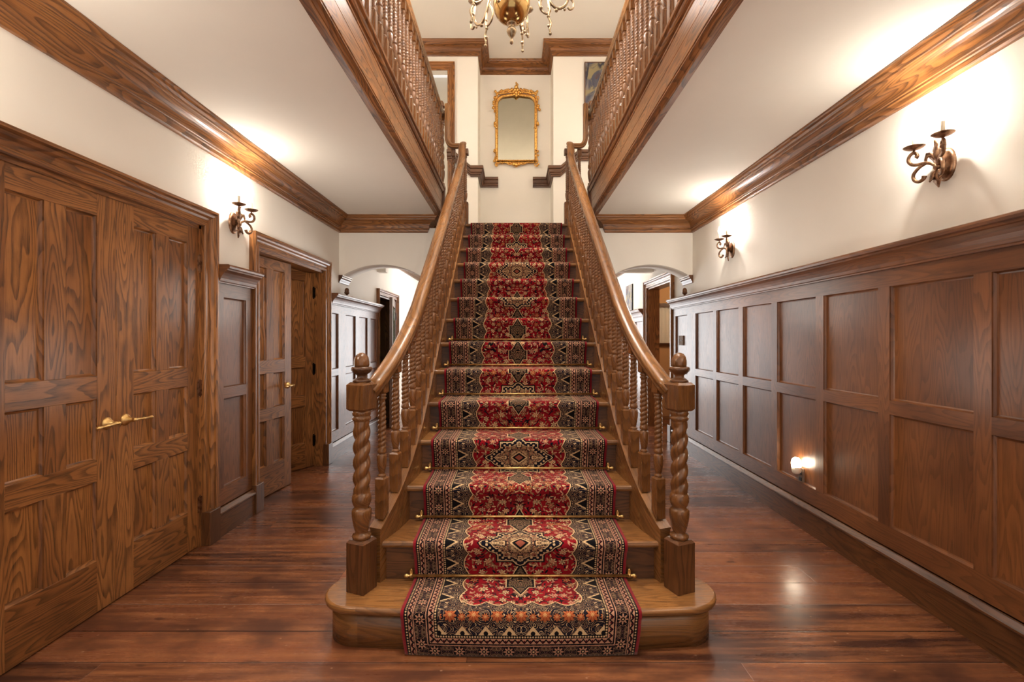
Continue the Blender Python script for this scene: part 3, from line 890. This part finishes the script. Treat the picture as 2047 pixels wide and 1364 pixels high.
for x, y in ((-.026, -.030), (.026, -.030), (.030, -.018), (.026, -.012), (.034, -.004), (.041, .006), (.040, .018), (.030, .028), (.014, .034), (0, .0355),
             (-.014, .034), (-.030, .028), (-.040, .018), (-.041, .006), (-.034, -.004), (-.026, -.012), (-.030, -.018)): RAILP.append((x, y))
RH = .735
def newel_post(parent, loc, rz, base_h, shaft_h, block_h, a, acorn_on=True, r0=.037):
    n = empty('newel_post', loc, rz); n.parent = parent
    m = MB(); h = a / 2
    z1 = base_h; z2 = base_h + shaft_h; z3 = z2 + block_h
    pr = [(h, 0, 's'), (h, z1 - .012, 's'), (h - .010, z1, 's')]
    m.lathe(pr, 24); m.build('foot_block', OAKD, n)
    m = MB()
    k = shaft_h / .58
    flute = lambda th, z: 1 + .035 * math.cos(8 * th)
    pr = [(r0 * 1.0, z1 - .002), (r0 * 1.12, z1 + .008), (r0 * 1.12, z1 + .018), (r0 * .72, z1 + .026), (r0 * .78, z1 + .034)]
    for i in range(8):
        t = i / 7; pr.append((r0 * (.80 + .36 * math.sin(t * PI * .55)), z1 + .036 + .092 * k * t, flute))
    zz = z1 + .128 * k
    pr += [(r0 * 1.05, zz + .008), (r0 * .82, zz + .014), (r0 * 1.02, zz + .026), (r0 * 1.16, zz + .044), (r0 * 1.14, zz + .062), (r0 * 1.02, zz + .076)]
    za, zc_ = zz + .078, z2 - .050; N = 64; tf = twist_fn(2, -2 * PI / (.098 * 2 * k), .20) if True else None
    for i in range(N + 1):
        t = i / N; f = min(1.0, min(t, 1 - t) * 9)
        pr.append((r0 * (.98 - .03 * t), za + (zc_ - za) * t, rope_fn(2, 2 * PI / (.140 * k), .74, .35, f)))
    pr += [(r0 * .92, z2 - .046), (r0 * 1.10, z2 - .040), (r0 * 1.14, z2 - .032), (r0 * 1.05, z2 - .026), (r0 * .98, z2 - .023), (r0 * 1.10, z2 - .018), (r0 * 1.12, z2 - .006), (r0 * 1.05, z2 + .001)]
    m.lathe(pr, 28); m.build('twisted_shaft', OAKT, n)
    m = MB(); m.lathe([(h - .010, z2, 's'), (h, z2 + .010, 's'), (h, z3 - .012, 's'), (h - .012, z3, 's'), (r0 * .9, z3 + .002)], 24); m.build('head_block', OAKT, n)
    if acorn_on:
        k2 = r0 / .034
        m = MB(); dia = lambda th, z: 1 + .06 * math.cos(12 * th + 420 * z)
        m.lathe([(.036 * k2, 0), (.038 * k2, .006 * k2), (.030 * k2, .012 * k2), (.021 * k2, .018 * k2), (.019 * k2, .026 * k2), (.026 * k2, .034 * k2)] +
                [((.030 + .012 * math.sin(i / 7 * PI * .75)) * k2, (.036 + .026 * i / 7) * k2, dia) for i in range(8)] + [(.030 * k2, .064 * k2)], 36)
        o = m.build('acorn_cup', OAKD, n); o.location.z = z3
        m = MB(); m.lathe([(.029 * k2, .062 * k2), (.0315 * k2, .072 * k2), (.031 * k2, .088 * k2), (.027 * k2, .104 * k2), (.018 * k2, .116 * k2), (.008 * k2, .121 * k2), (.001, .122 * k2)], 22)
        o = m.build('acorn_nut', OAKT, n); o.location.z = z3
    return n
bal_main = None
for s, side in ((-1, 'left'), (1, 'right')):
    root = empty('stair_balustrade', (s * .72, 2.2, 0))
    tag(root, f'oak stair balustrade with barley-twist balusters on the {side} of the red runner', 'balustrade', 'balustrades of the main stair')
    ox, oy = -s * .72, -2.2
    newel_post(root, (0, 0, RISE + .001), s * math.radians(22.6), .232, .578, .130, .094)
    # handrail in plan follows the strings, rising with the pitch, then eases up and turns to the gallery
    pts = []
    Y = 2.225
    while Y < 5.13:
        pts.append((s * half(Y) + ox, Y + oy, nose(Y) + RH)); Y += .06
    zr = ZL + .865; xs_ = .585
    for (yy, z) in ((5.17, nose(5.17) + RH + .004), (5.22, nose(5.22) + RH + .02), (5.265, zr - .045), (5.30, zr - .012), (5.335, zr)):
        pts.append((s * xs_ + ox, yy + oy, z))
    m = MB(); m.tube(pts, 1.0, up=(0, 0, 1), prof=RAILP)
    m.build('handrail', OAKR, root)
    yl = 5.36
    g = [(s * .56, zr)] + [(s * (.60 + .02 * i), zr) for i in range(6)]
    for i in range(1, 9):
        t = i / 8 * PI / 2; g.append((s * (.70 + .065 * math.sin(t)), zr + .09 * (1 - math.cos(t))))
    g += [(s * .765, zr + .15), (s * .765, zr + .25), (s * .765, ZG + .955)]
    m = MB(); m.tube([(x + ox, yl + oy, z) for x, z in g], .82, up=(0, 0, 1), prof=RAILP); m.build('gooseneck_rail', OAKR, root)
    if bal_main is None:
        bal_main = baluster_mesh(.654, .178, .075, cut=RISE / GO)
        b0 = bal_main.build('baluster', OAKT, root); me = b0.data
    first = (s == -1)
    for i in range(24):
        Y = 2.318 + i * .1271
        if Y > 5.33: break
        if first and i == 0: o = b0
        else:
            o = bpy.data.objects.new('baluster', me); COL.objects.link(o); o.parent = root
        dx = (half(Y + .02) - half(Y - .02)) / .04
        o.location = (s * half(Y) + ox, Y + oy, nose(Y) + .0685 + abs(dx) * .034)
        o.rotation_euler = (0, 0, -s * math.atan(dx))
    lb = baluster_mesh(.84, .22, .08, q=.024); o = lb.build('baluster', OAKT, root); o.location = (s * .700 + ox, yl + oy + .04, ZL)
    # landing post where the rail turns
    lp = baluster_mesh(.84, .25, .06, q=.036); o = lp.build('landing_post', OAKT, root); o.location = (s * .568 + ox, 5.398 + oy, ZL + .0005)
# landing edge boards
m = MB()
for s in (-1, 1): m.box(s * .545, s * .875, 5.345, 5.40, 2.30, ZL + .025, 'x')
struct(m, 'trim_15', OAKD, 'oak boards edging the half landing either side of the top step', 'edge board')

# ------------------------------------------------------------------ galleries
XG = .833
FP = [(-.070, .20), (-.070, -.010), (-.034, -.010), (-.030, .002), (-.026, .004), (-.018, .014), (-.010, .020), (-.004, .022), (-.004, .030), (0, .034), (0, .130), (-.002, .132), (0, .134), (0, .232),
      (.004, .236), (.006, .244), (-.006, .250), (-.006, .262), (.010, .266), (.018, .276), (.022, .288), (.036, .294), (.040, .304), (.036, .314), (.030, .318), (-.09, .318)]
for s, nm, lab in ((-1, 'trim_16', 'left'), (1, 'trim_17', 'right')):
    m = MB()
    path = [(s * XG, 5.46, ZC), (s * XG, YF, ZC)] if s > 0 else [(s * XG, YF, ZC), (s * XG, 5.46, ZC)]
    m.sweep(path, (0, 0, 1), [(-d, h) for d, h in FP], caps=True)
    struct(m, nm, OAK, f'moulded oak fascia along the {lab} gallery edge', 'gallery fascia')
gb = baluster_mesh(.80, .20, .08, q=.023)
ZS0 = ZC + .318
gme = None
for s, side in ((-1, 'left'), (1, 'right')):
    root = empty('gallery_balustrade', (s * .850, 5.5, ZS0))
    tag(root, f'oak gallery balustrade overhead on the {side} of the chandelier', 'balustrade', 'balustrades of the upper galleries')
    for i in range(38):
        Y = 5.36 - i * .127
        if Y < 1.2: break
        if gme is None:
            o = gb.build('baluster', OAKT, root); gme = o.data
        else:
            o = bpy.data.objects.new('baluster', gme); COL.objects.link(o); o.parent = root
        o.location = (0, Y - 5.5, 0)
    m = MB(); m.tube([(0, -.03, .83), (0, -2.0, .83), (0, -4.4, .83)], 1.0, up=(0, 0, 1), prof=RAILP); m.build('handrail', OAKR, root)
    newel_post(root, (0, 0, -.42), 0, .46, .72, .115, .088, r0=.034)

# ------------------------------------------------------------------ carpet runner
prof = []
yb0 = Y1 - .018
def lip(Yn, z):
    return [(Yn - .016, z - .036), (Yn - .019, z - .022), (Yn - .018, z - .010), (Yn - .012, z + .001), (Yn - .002, z + .0065), (Yn + .014, z + .0075)]
prof += [(yb0 + .010, .003), (yb0 + .007, .02), (yb0 - .001, .07), (yb0 - .002, .11)] + lip(Y1, RISE)
for k in range(1, 14):
    z = k * RISE; Yn = Y1 + k * GO
    prof += [(Yn - .12, z + .0075), (Yn - .04, z + .0075), (Yn + .010, z + .010), (Yn + .020, z + .016), (Yn + .024, z + .03), (Yn + .012, z + .085), (Yn - .004, z + .13)]
    prof += lip(Yn, z + RISE)
prof += [(5.45, ZL + .0075), (6.2, ZL + .0075)]
dense = []
for (a, b_) in zip(prof, prof[1:]):
    n = max(1, int(math.hypot(b_[0] - a[0], b_[1] - a[1]) / .03))
    for i in range(n): dense.append((a[0] + (b_[0] - a[0]) * i / n, a[1] + (b_[1] - a[1]) * i / n))
dense.append(prof[-1])
m = MB(); rows, uvs, L = [], [], 0
W0 = .5; NX = 24
for i, (y_, z) in enumerate(dense):
    if i: L += math.hypot(y_ - dense[i - 1][0], z - dense[i - 1][1])
    hw = .5 + .002 * math.sin(L * 9) - (.016 * max(0, 1 - L / .17) ** 1.0 if L < .17 else 0)
    bow = .028 * (1 if L < .20 else 0)
    row, uv = [], []
    for j in range(NX + 1):
        u = -1 + 2 * j / NX
        edge = 0.0
        row.append((u * hw, y_ + bow * (u * .5 / .70) ** 2 * (1 if L < .2 else 0), z - (edge if L > .2 else 0))); uv.append((u * .5, L))
    rows.append(row); uvs.append(uv)
m.grid(rows, uvs, False, smooth=True)
run = m.build('stair_runner', RUG, fix=False)
so = run.modifiers.new('thickness', 'SOLIDIFY'); so.thickness = .007; so.offset = -1
tag(run, 'red and navy patterned carpet runner laid down the middle of the stairs', 'carpet runner')
# stair rods
def rod():
    r = empty('stair_rod')
    m = MB(); m.tube([(-.510, 0, 0), (.510, 0, 0)], .0062, 12); m.build('rod', BRASS, r)
    for s in (-1, 1):
        m = MB(); m.box(s * .513 - .006, s * .513 + .006, .006, .018, -.012, .022); m.sphere((s * .513, .010, .024), .006); m.sphere((s * .513, .004, 0), .0095)
        m.build('bracket', BRASS, r)
        m = MB(); P = [(.518, .007), (.523, .005), (.528, .009), (.535, .0105), (.542, .008), (.547, .003)]
        m.tube([(s * t, 0, 0) for t, q in P], [q for t, q in P], 12); m.build('finial', BRASS, r)
    return r
words = ['first', 'second', 'third', 'fourth', 'fifth', 'sixth', 'seventh']
r0 = None
for k in range(1, 8):
    r = rod() if r0 is None else copy_tree(r0)
    r0 = r0 or r
    r.location = (0, Y1 + k * GO + .006, k * RISE + .024)
    tag(r, f'brass stair rod across the runner at the back of the {words[k-1]} step from the bottom', 'stair rod', 'brass stair rods')

# ------------------------------------------------------------------ sconces
def sconce_parts(root):
    # local frame: +x out from the wall, y along it
    m = MB(); n = 28; rows, uvs = [], []
    for r, d in ((1.0, 0), (1.0, .006), (.93, .012), (.80, .017), (.74, .016), (.5, .024), (.2, .030), (.01, .031)):
        rows.append([(d, .052 * r * math.cos(2 * PI * j / n), .078 * r * math.sin(2 * PI * j / n) - .01) for j in range(n)]); uvs.append([(d, j) for j in range(n + 1)])
    m.grid(rows, uvs, True); m.build('backplate', BRONZE, root)
    m = MB()
    def lf(path, w, th=.004):
        P = [Vector(p) for p in path]; rows = []
        k = len(P)
        for i, p in enumerate(P):
            t = i / (k - 1); ww = w * (math.sin(PI * (.10 + .88 * t)) ** .8); T = (P[min(i + 1, k - 1)] - P[max(i - 1, 0)]).normalized()
            side = T.cross(Vector((1, 0, 0)) if abs(T.x) < .8 else Vector((0, 0, 1)))
            side = side.normalized() if side.length > .01 else Vector((0, 1, 0))
            nn = T.cross(side).normalized()
            rows.append([p + side * ww, p + nn * (th + ww * .3), p - side * ww, p - nn * th])
        m.grid(rows, [[(0, 0)] * 5 for _ in rows], True); m.ngon(rows[0]); m.ngon(rows[-1])
    lf([(.03, 0, -.03), (.045, 0, .01), (.050, 0, .05), (.045, 0, .085), (.060, 0, .105)], .027)
    for s in (-1, 1):
        lf([(.035, 0, -.02), (.045, s * .012, .02), (.05, s * .026, .045), (.055, s * .043, .05), (.060, s * .046, .030), (.062, s * .040, .016)], .018)
    lf([(.035, 0, -.02), (.05, 0, -.055), (.045, 0, -.085), (.038, 0, -.118)], .027)
    for s in (-1, 1): lf([(.035, 0, -.025), (.05, s * .015, -.045), (.052, s * .024, -.07), (.06, s * .026, -.085)], .016)
    m.sphere((.048, 0, -.022), .014)
    m.build('leaf_ornament', BRONZE, root)
    for s in (-1, 1):
        a = MB()
        # arms leave the plate, scroll down and up to the dish; (reach along the arm, z)
        dx, dy = .085 - .045, s * .072
        def P(t, z): return (.045 + dx * t, dy * t, z)
        path = [P(.0, -.022), P(.25, .0), P(.6, .012), P(.95, .012), P(1.22, .020), P(1.38, .040), P(1.34, .062), P(1.16, .074), P(1.0, .068), P(.95, .055), P(1.02, .048)]
        a.scroll(path, [.0085, .0082, .008, .0078, .0078, .0078, .0078, .0078, .0078, .009, .010])
        path = [P(.45, .010), P(.85, -.004), P(1.12, -.030), P(1.10, -.058), P(.88, -.072), P(.66, -.064), P(.60, -.050)]
        a.scroll(path, [.006, .0075, .0078, .0078, .0078, .009, .011])
        a.tube([P(1.1, .072), P(1.1, .088)], .0055, 8)
        arm = a.build('arm', BRONZE, root)
        cx, cy, _ = P(1.1, 0)
        d = MB(); d.lathe([(.004, .086), (.016, .089), (.032, .094), (.043, .101), (.045, .104), (.041, .103), (.030, .098), (.012, .095), (.004, .095)], 22, (cx, cy, 0)); d.build('drip_dish', BRONZE, arm)
        d = MB(); d.lathe([(.0095, .095), (.0095, .158), (.008, .160)], 14, (cx, cy, 0)); d.build('candle_sleeve', CANDLE, arm)
        d = MB(); d.lathe([(.006, .159), (.010, .170), (.0115, .182), (.009, .198), (.004, .212), (.0008, .222)], 14, (cx, cy, 0)); d.build('bulb', BULB, arm)
    return cx
LIGHTS = []
def light(name, kind, loc, energy, col=(1, 1, 1), size=.02, rot=None, **kw):
    l = bpy.data.lights.new(name, kind); l.energy = energy; l.color = col
    if kind in ('POINT', 'SPOT'): l.shadow_soft_size = size
    if kind == 'AREA':
        l.shape = 'RECTANGLE'; l.size, l.size_y = size
    for k, v in kw.items(): setattr(l, k, v)
    o = bpy.data.objects.new(name, l); COL.objects.link(o); o.location = loc
    if rot: o.rotation_euler = rot
    LIGHTS.append(o); return o
SC_W = 14.0
s0 = empty('wall_sconce', (XL, 3.44, 2.154)); sconce_parts(s0)
tag(s0, 'lit two-candle bronze sconce on the left wall above the narrow panelling', 'wall sconce', 'two-candle wall sconces')
s1 = copy_tree(s0); s1.location = (XR, 2.29, 2.154); s1.rotation_euler = (0, 0, PI)
tag(s1, 'nearer of the two lit bronze sconces on the right wall', 'wall sconce', 'two-candle wall sconces')
s2 = copy_tree(s0); s2.location = (XR, 4.53, 2.165); s2.rotation_euler = (0, 0, PI)
tag(s2, 'farther lit bronze sconce on the right wall close to the arch', 'wall sconce', 'two-candle wall sconces')
for o in (s0, s1, s2):
    sg = 1 if o.location.x < 0 else -1
    for dy in (-1, 1):
        light('sconce_and_fill_light', 'POINT', (o.location.x + sg * .089, o.location.y + dy * .079, o.location.z + .192), SC_W, (1, .92, .81), .012)

# ------------------------------------------------------------------ chandelier
CY, CZ = 3.30, 3.60
ch = empty('chandelier', (-.045, CY, CZ)); tag(ch, 'brass ball chandelier with scrolled arms hanging over the stairs', 'chandelier')
m = MB(); m.sphere((0, 0, 0), .126, 36, 24, 1.08); m.build('globe', GOLDBALL, ch)
m = MB(); m.lathe([(.001, -.278), (.010, -.270), (.013, -.258), (.009, -.246), (.006, -.238), (.012, -.228), (.026, -.208), (.034, -.188), (.030, -.170), (.018, -.160), (.020, -.150), (.030, -.142), (.034, -.134), (.028, -.126)], 24); m.build('pendant_finial', SILVER, ch)
m = MB(); m.lathe([(.03, .125), (.05, .135), (.03, .15), (.022, .18), (.045, .22), (.06, .26), (.04, .30), (.02, .34), (.03, .40), (.055, .46), (.05, .50), (.02, .56), (.008, .6), (.006, .64)], 24); m.build('stem', GOLDBALL, ch)
m = MB(); m.tube([(0, 0, .62), (0, 0, ZU - CZ)], .007, 8); m.build('hanging_rod', GOLDBALL, ch)
m = MB(); m.lathe([(.006, ZU - CZ - .06), (.03, ZU - CZ - .05), (.055, ZU - CZ - .02), (.06, ZU - CZ)], 24); m.build('ceiling_rose', GOLDBALL, ch)
NA = 6
for i in range(NA):
    th = 2 * PI * (i + .22) / NA; c, s = math.cos(th), math.sin(th)
    P = lambda r, z: (r * c, r * s, z + .055)
    a = MB()
    a.scroll([P(.03, .26), P(.10, .27), P(.17, .22), P(.22, .12), P(.26, .02), P(.32, -.035), P(.38, -.01), P(.41, .06), P(.40, .12), P(.40, .15)], [.011, .011, .010, .010, .010, .010, .0095, .009, .009, .009])
    a.scroll([P(.24, .06), P(.20, .0), P(.205, -.06), P(.245, -.085), P(.275, -.062), P(.262, -.035)], [.008, .008, .007, .007, .008, .010])
    a.scroll([P(.26, .02), P(.272, -.05), P(.262, -.10), P(.280, -.145), P(.272, -.185), P(.276, -.215)], [.008, .010, .006, .009, .008, .004])
    a.scroll([P(.40, .06), P(.44, .03), P(.445, -.01), P(.42, -.03), P(.405, -.015)], [.006, .006, .006, .007, .009])
    for (r, z, q) in ((.276, -.218, .011), (.262, -.10, .012), (.32, -.05, .013), (.38, -.035, .010), (.265, -.165, .011)): a.sphere(P(r, z), q, 10, 8)
    arm = a.build('arm', SILVER, ch)
    d = MB(); d.lathe([(.012, .14), (.03, .15), (.048, .165), (.045, .168), (.02, .16), (.01, .16)], 18, P(.40, 0)); d.build('drip_pan', SILVER, arm)
    d = MB(); d.lathe([(.012, .16), (.012, .25), (.010, .252)], 12, P(.40, 0)); d.build('candle_sleeve', CANDLE, arm)
    d = MB(); d.lathe([(.006, .252), (.013, .268), (.015, .282), (.010, .305), (.001, .33)], 12, P(.40, 0)); d.build('bulb', BULB, arm)
    light('chandelier_light', 'POINT', (-.045 + .40 * c, CY + .40 * s, CZ + .29), 10.5, (1, .94, .86), .02)

# ------------------------------------------------------------------ mirror and pictures
mr = empty('wall_mirror', (0.012, YN, 4.64)); tag(mr, 'tall gilt rococo mirror hanging in the niche at the head of the stairs', 'mirror')
m = MB()
gw, gb_, gt = .285, -.53, .475
def arch_outline(w, zb_, zt, n=10, r=.13):
    pts = [(-w, zb_), (w, zb_), (w, zt - r)]
    for i in range(1, n + 1):
        t = PI / 2 * i / n; pts.append((w - r + r * math.cos(t), zt - r + r * math.sin(t) * .86))
    k = w - r
    for i in range(1, 8): pts.append((k - 2 * k * i / 8, zt - r * .14 + r * .14 * math.sin(PI * i / 8)))
    for i in range(n, 0, -1):
        t = PI / 2 * i / n; pts.append((-w + r - r * math.cos(t), zt - r + r * math.sin(t) * .86))
    pts.append((-w, zt - r))
    return pts
m.ngon([(x, -.012, z) for x, z in arch_outline(gw, gb_, gt)]); m.build('mirror_glass', MIRROR, mr, fix=False)
m = MB()
ol = arch_outline(gw + .022, gb_ - .022, gt + .02); loop = ol + [ol[0], ol[1]]
m.tube([(x, -.022, z) for x, z in loop], .024, 10, sx=1.0, sy=.8, up=(0, -1, 0))
m.tube([(x * .955, -.036, z * .965) for x, z in loop], .010, 8, up=(0, -1, 0))
m.build('frame', GILT, mr)
rnd = random.Random(4)
def blob(m, x, z, r, k=1.0): m.sphere((x, -.044 - r * .4, z), r, 8, 6, k, 1.0, .8)
def curl(m, x, z, sx, sz, r=.009):
    P = []
    for i in range(12):
        t = i / 11; an = t * 4.4; q = 1 - t * .78
        P.append((x + sx * (1 - q * math.cos(an)), -.052, z + sz * q * math.sin(an)))
    m.tube(P, [r * (1 - .4 * i / 11) for i in range(12)], 7)
for s in (-1, 1):
    m = MB()
    for z in (-.625, -.60, -.575, -.55, -.52, -.49, -.46, -.43, -.40, -.375): blob(m, s * (.322 + rnd.uniform(-.024, .024)), z, rnd.uniform(.015, .023))
    curl(m, s * .33, -.60, -s * .03, -.04); m.build('foot_carving', GILT, mr)
    m = MB()
    for z in (-.03, -.005, .02, .045): blob(m, s * (.318 + rnd.uniform(-.024, .024)), z, rnd.uniform(.016, .022))
    curl(m, s * .32, .02, s * .018, .05); m.build('side_carving', GILT, mr)
    m = MB()
    for z in (.22, .25, .28, .31, .34, .37, .40, .43, .455): blob(m, s * (.335 - max(0, z - .3) * .1 + rnd.uniform(-.022, .026)), z, rnd.uniform(.015, .024))
    for (x, z) in ((.30, .485), (.28, .51), (.255, .53), (.23, .545), (.31, .515), (.325, .535)): blob(m, s * x, z, rnd.uniform(.017, .024))
    curl(m, s * .30, .42, s * .035, .05); m.build('shoulder_carving', GILT, mr)
m = MB()
for (x, z, r) in ((0, .475, .028), (0, .515, .032), (.02, .56, .028), (-.02, .56, .028), (0, .60, .030), (.012, .635, .022), (0, .665, .015), (-.045, .53, .026), (.045, .53, .026), (.035, .49, .022), (-.035, .49, .022)): blob(m, x, z, r, 1.15)
for s in (-1, 1):
    for (x, z) in ((.07, .515), (.095, .52), (.12, .525), (.145, .52), (.17, .515), (.195, .51), (.215, .505), (.12, .56), (.15, .555), (.09, .55), (.175, .55), (.24, .505), (.262, .50), (.205, .53), (.07, .565)): blob(m, s * x, z, rnd.uniform(.016, .023))
    curl(m, s * .10, .53, s * .05, .05, .011); curl(m, s * .17, .52, s * .05, .04)
m.build('crest_carving', GILT, mr)
m = MB()
for (x, z, r) in ((0, -.61, .034), (.04, -.60, .026), (-.04, -.60, .026)): blob(m, x, z, r, 1.15)
for s in (-1, 1):
    for x in (.07, .095, .12, .145, .17, .195, .22, .245, .27): blob(m, s * x, -.575 - .03 * math.exp(-(x / .09) ** 2) + rnd.uniform(-.006, .006), rnd.uniform(.014, .018))
    curl(m, s * .06, -.58, s * .05, -.03)
m.build('apron_carving', GILT, mr)

p = empty('framed_painting', (1.015, YB, 4.55)); tag(p, 'abstract painting in blue and ochre on the upper wall right of the niche', 'painting')
m = MB(); m.quad([(0, -.035, 0), (.72, -.035, 0), (.72, -.035, .795), (0, -.035, .795)], [(0, 0), (.72, 0), (.72, .8), (0, .8)]); m.build('canvas', ART1, p)
m = MB(); m.sweep([(0, 0, 0), (0, 0, .795), (.72, 0, .795), (.72, 0, 0), (0, 0, 0)], (0, -1, 0), [(0, 0), (0, .036), (.012, .040), (.012, 0)]); m.build('frame', OAKD, p)
p = empty('wall_picture', (XR, 8.52, 2.04)); tag(p, 'small grey picture above the far panelling through the right arch', 'picture')
m = MB(); m.quad([(-.022, .23, -.22), (-.022, -.23, -.22), (-.022, -.23, .22), (-.022, .23, .22)], [(0, 0), (.5, 0), (.5, .5), (0, .5)]); m.build('print', ART2, p)
m = MB(); m.box(-.021, -.001, -.235, .235, -.225, .225, 'y'); m.build('backing_frame', DARK, p)

# ------------------------------------------------------------------ little things
def shelf_acorn(loc, label):
    a = empty('acorn_ornament', loc); tag(a, label, 'acorn ornament', 'acorn ornaments under the arches')
    m = MB(); m.lathe([(.024, 0), (.026, .004), (.020, .008), (.012, .013), (.012, .02), (.024, .030), (.031, .040), (.030, .047)], 20); m.build('acorn_cup', OAKD, a)
    m = MB(); m.lathe([(.025, .046), (.027, .056), (.026, .072), (.021, .088), (.011, .098), (.001, .101)], 20); m.build('acorn_nut', OAKT, a)
shelf_acorn((XL + .055, YA + .10, 1.815), 'small turned acorn on the panelling ledge under the left arch')
shelf_acorn((XR - .055, YA + .10, 1.815), 'small turned acorn on the panelling ledge under the right arch')

sw = empty('light_switch', (XR - .010, 5.87, 1.302)); tag(sw, 'bronze three-toggle light switch on the panelling by the right arch', 'light switch')
m = MB(); m.box(-.012, .002, -.075, .075, -.058, .058); bevel(m.build('switch_plate', PLATE, sw), .003)
for i in (-1, 0, 1):
    m = MB(); m.box(-.0155, -.006, i * .044 - .006, i * .044 + .006, -.006, .010); m.build('toggle', DARK, sw)

ol_ = empty('wall_outlet', (XR - .010, 3.43, .352)); tag(ol_, 'brown electrical outlet low on the right panelling below the night light', 'outlet')
m = MB(); m.box(-.006, .004, -.036, .036, -.058, .058); bevel(m.build('outlet_plate', PLATE, ol_), .002)
for dz in (-.020, .022):
    m = MB(); m.box(-.010, -.004, -.017, .017, dz - .014, dz + .014); bevel(m.build('socket', DARK, ol_), .004)
nl = empty('night_light', (XR - .016, 3.43, .40)); tag(nl, 'glowing plug-in night light low on the right panelling', 'night light')
m = MB(); m.lathe([(.012, -.034), (.022, -.030), (.028, -.016), (.030, 0), (.031, .018)], 20, (-.030, 0, 0)); m.box(-.012, .004, -.015, .015, -.024, .01); m.build('plug_body', WHITEPL, nl)
m = MB(); m.lathe([(.0305, .018), (.032, .034), (.031, .054), (.026, .070), (.015, .081), (.001, .084)], 20, (-.030, 0, 0)); m.build('lit_shade', NIGHT, nl)
light('night_glow', 'POINT', (XR - .075, 3.43, .45), .55, (1, .80, .55), .02)

# window in the right-hand room
w = empty('window_2', (2.62, 8.34, 1.56)); tag(w, 'curtained window of the room past the right corridor doorway', 'window', kind='structure')
m = MB(); m.box(-.325, .325, .03, .04, -.34, .34); m.build('pane', DAY, w)
m = MB()
for x in (-.31, .31): m.box(x - .03, x + .03, -.06, .0, -.36, .36, 'z')
for z in (-.34, .34): m.box(-.33, .33, -.07, .0, z - .03, z + .03, 'x')
m.build('window_frame', OAKD, w)
m = MB(); rows = []
for i in range(41):
    x = -.28 + .56 * i / 40; rows.append([(x, -.012 + .008 * math.sin(i * 1.3), -.33), (x, -.012 + .008 * math.sin(i * 1.3), .31)])
m.grid(rows, [[(i * .02, 0), (i * .02, 1)] for i in range(41)], False, True); m.build('curtain', CURTAIN, w)

# ------------------------------------------------------------------ lights
light('garden_daylight', 'AREA', (.1, 10.8, 1.25), 13.0, (.80, .90, 1.0), (2.6, 2.0), (-PI / 2, 0, 0))
light('right_room_lamp', 'POINT', (3.0, 7.2, 2.2), 6.0, (1, .78, .5), .1)
light('left_room_lamp', 'POINT', (-3.2, 4.2, 2.3), 3.0, (1, .8, .6), .1)
light('corridor_lamp', 'POINT', (-1.3, 8.6, 2.35), 6.5, (1, .93, .85), .1)
light('corridor_lamp', 'POINT', (1.3, 8.6, 2.35), 6.5, (1, .93, .85), .1)
for sx in (-1, 1):
    light('landing_lamp', 'POINT', (sx * 1.45, 6.2, 4.2), 3.0, (1, .95, .88), .12)
    light('hall_fill', 'POINT', (sx * 1.45, -.7, 2.2), 2.0, (1, .90, .78), .15)  # unseen fill behind the camera, added to lift the gallery soffits
for (x, y, e) in ((-1.3, 1.3, 210.0), (1.3, 1.3, 210.0), (-1.3, 3.7, 170.0), (1.3, 3.7, 170.0)):  # added spots without fittings, brightening the fascias and gallery balusters
    light('fill_spot', 'SPOT', (x, y, ZU - .03), e, (1, .92, .82), .06, (0, -.47 if x > 0 else .47, 0), spot_size=math.radians(90), spot_blend=.6)
for sx in (-1, 1):  # added soft fill for soffits and arch wall, no lamp stands here
    light('aisle_fill', 'POINT', (sx * 1.3, 2.7, 1.15), 2.0, (1, .92, .82), .25)
    light('aisle_fill', 'POINT', (sx * 1.35, 4.25, 1.65), 3.0, (1, .93, .84), .25)
for (x, y) in ((-.3, 1.5), (.3, 1.5), (-.3, 3.6), (.3, 3.6)):  # more added spots without fittings, brightening treads and runner from above
    light('fill_spot', 'SPOT', (x, y, ZU - .03), 85.0, (1, .92, .82), .06, (0, 0, 0), spot_size=math.radians(60), spot_blend=.7)
# fill lights without fittings, added where further sconces would hang out of view
for (x, y) in ((XL + .089, 1.20), (XR - .089, .05)):
    for dy in (-1, 1): light('sconce_and_fill_light', 'POINT', (x, y + dy * .079, 2.346), SC_W * .4, (1, .92, .81), .012)
wd = bpy.data.worlds.new('World'); S.world = wd; wd.use_nodes = True
bg = wd.node_tree.nodes['Background']; bg.inputs[0].default_value = (1.0, .93, .85, 1); bg.inputs[1].default_value = .32

# ------------------------------------------------------------------ camera
cam = bpy.data.cameras.new('camera'); co = bpy.data.objects.new('camera', cam); COL.objects.link(co)
co.location = (CAMX, 0, EYE); co.rotation_euler = (PI / 2, 0, 0)
cam.sensor_width = 36.0; cam.lens = 970 / 2047 * 36; cam.shift_x = -(1026.4 - 1023.5) / 2047; cam.shift_y = -(682 - 678) / 2047
cam.clip_start = .05
S.camera = co
S.view_settings.view_transform = 'Standard'; S.view_settings.look = 'None'; S.view_settings.gamma = 1.0
S.view_settings.use_curve_mapping = False; S.view_settings.exposure = 1.6
S.cycles.max_bounces = 8; S.cycles.diffuse_bounces = 5; S.cycles.glossy_bounces = 4; S.cycles.sample_clamp_indirect = 6.0
S.cycles.use_denoising = True
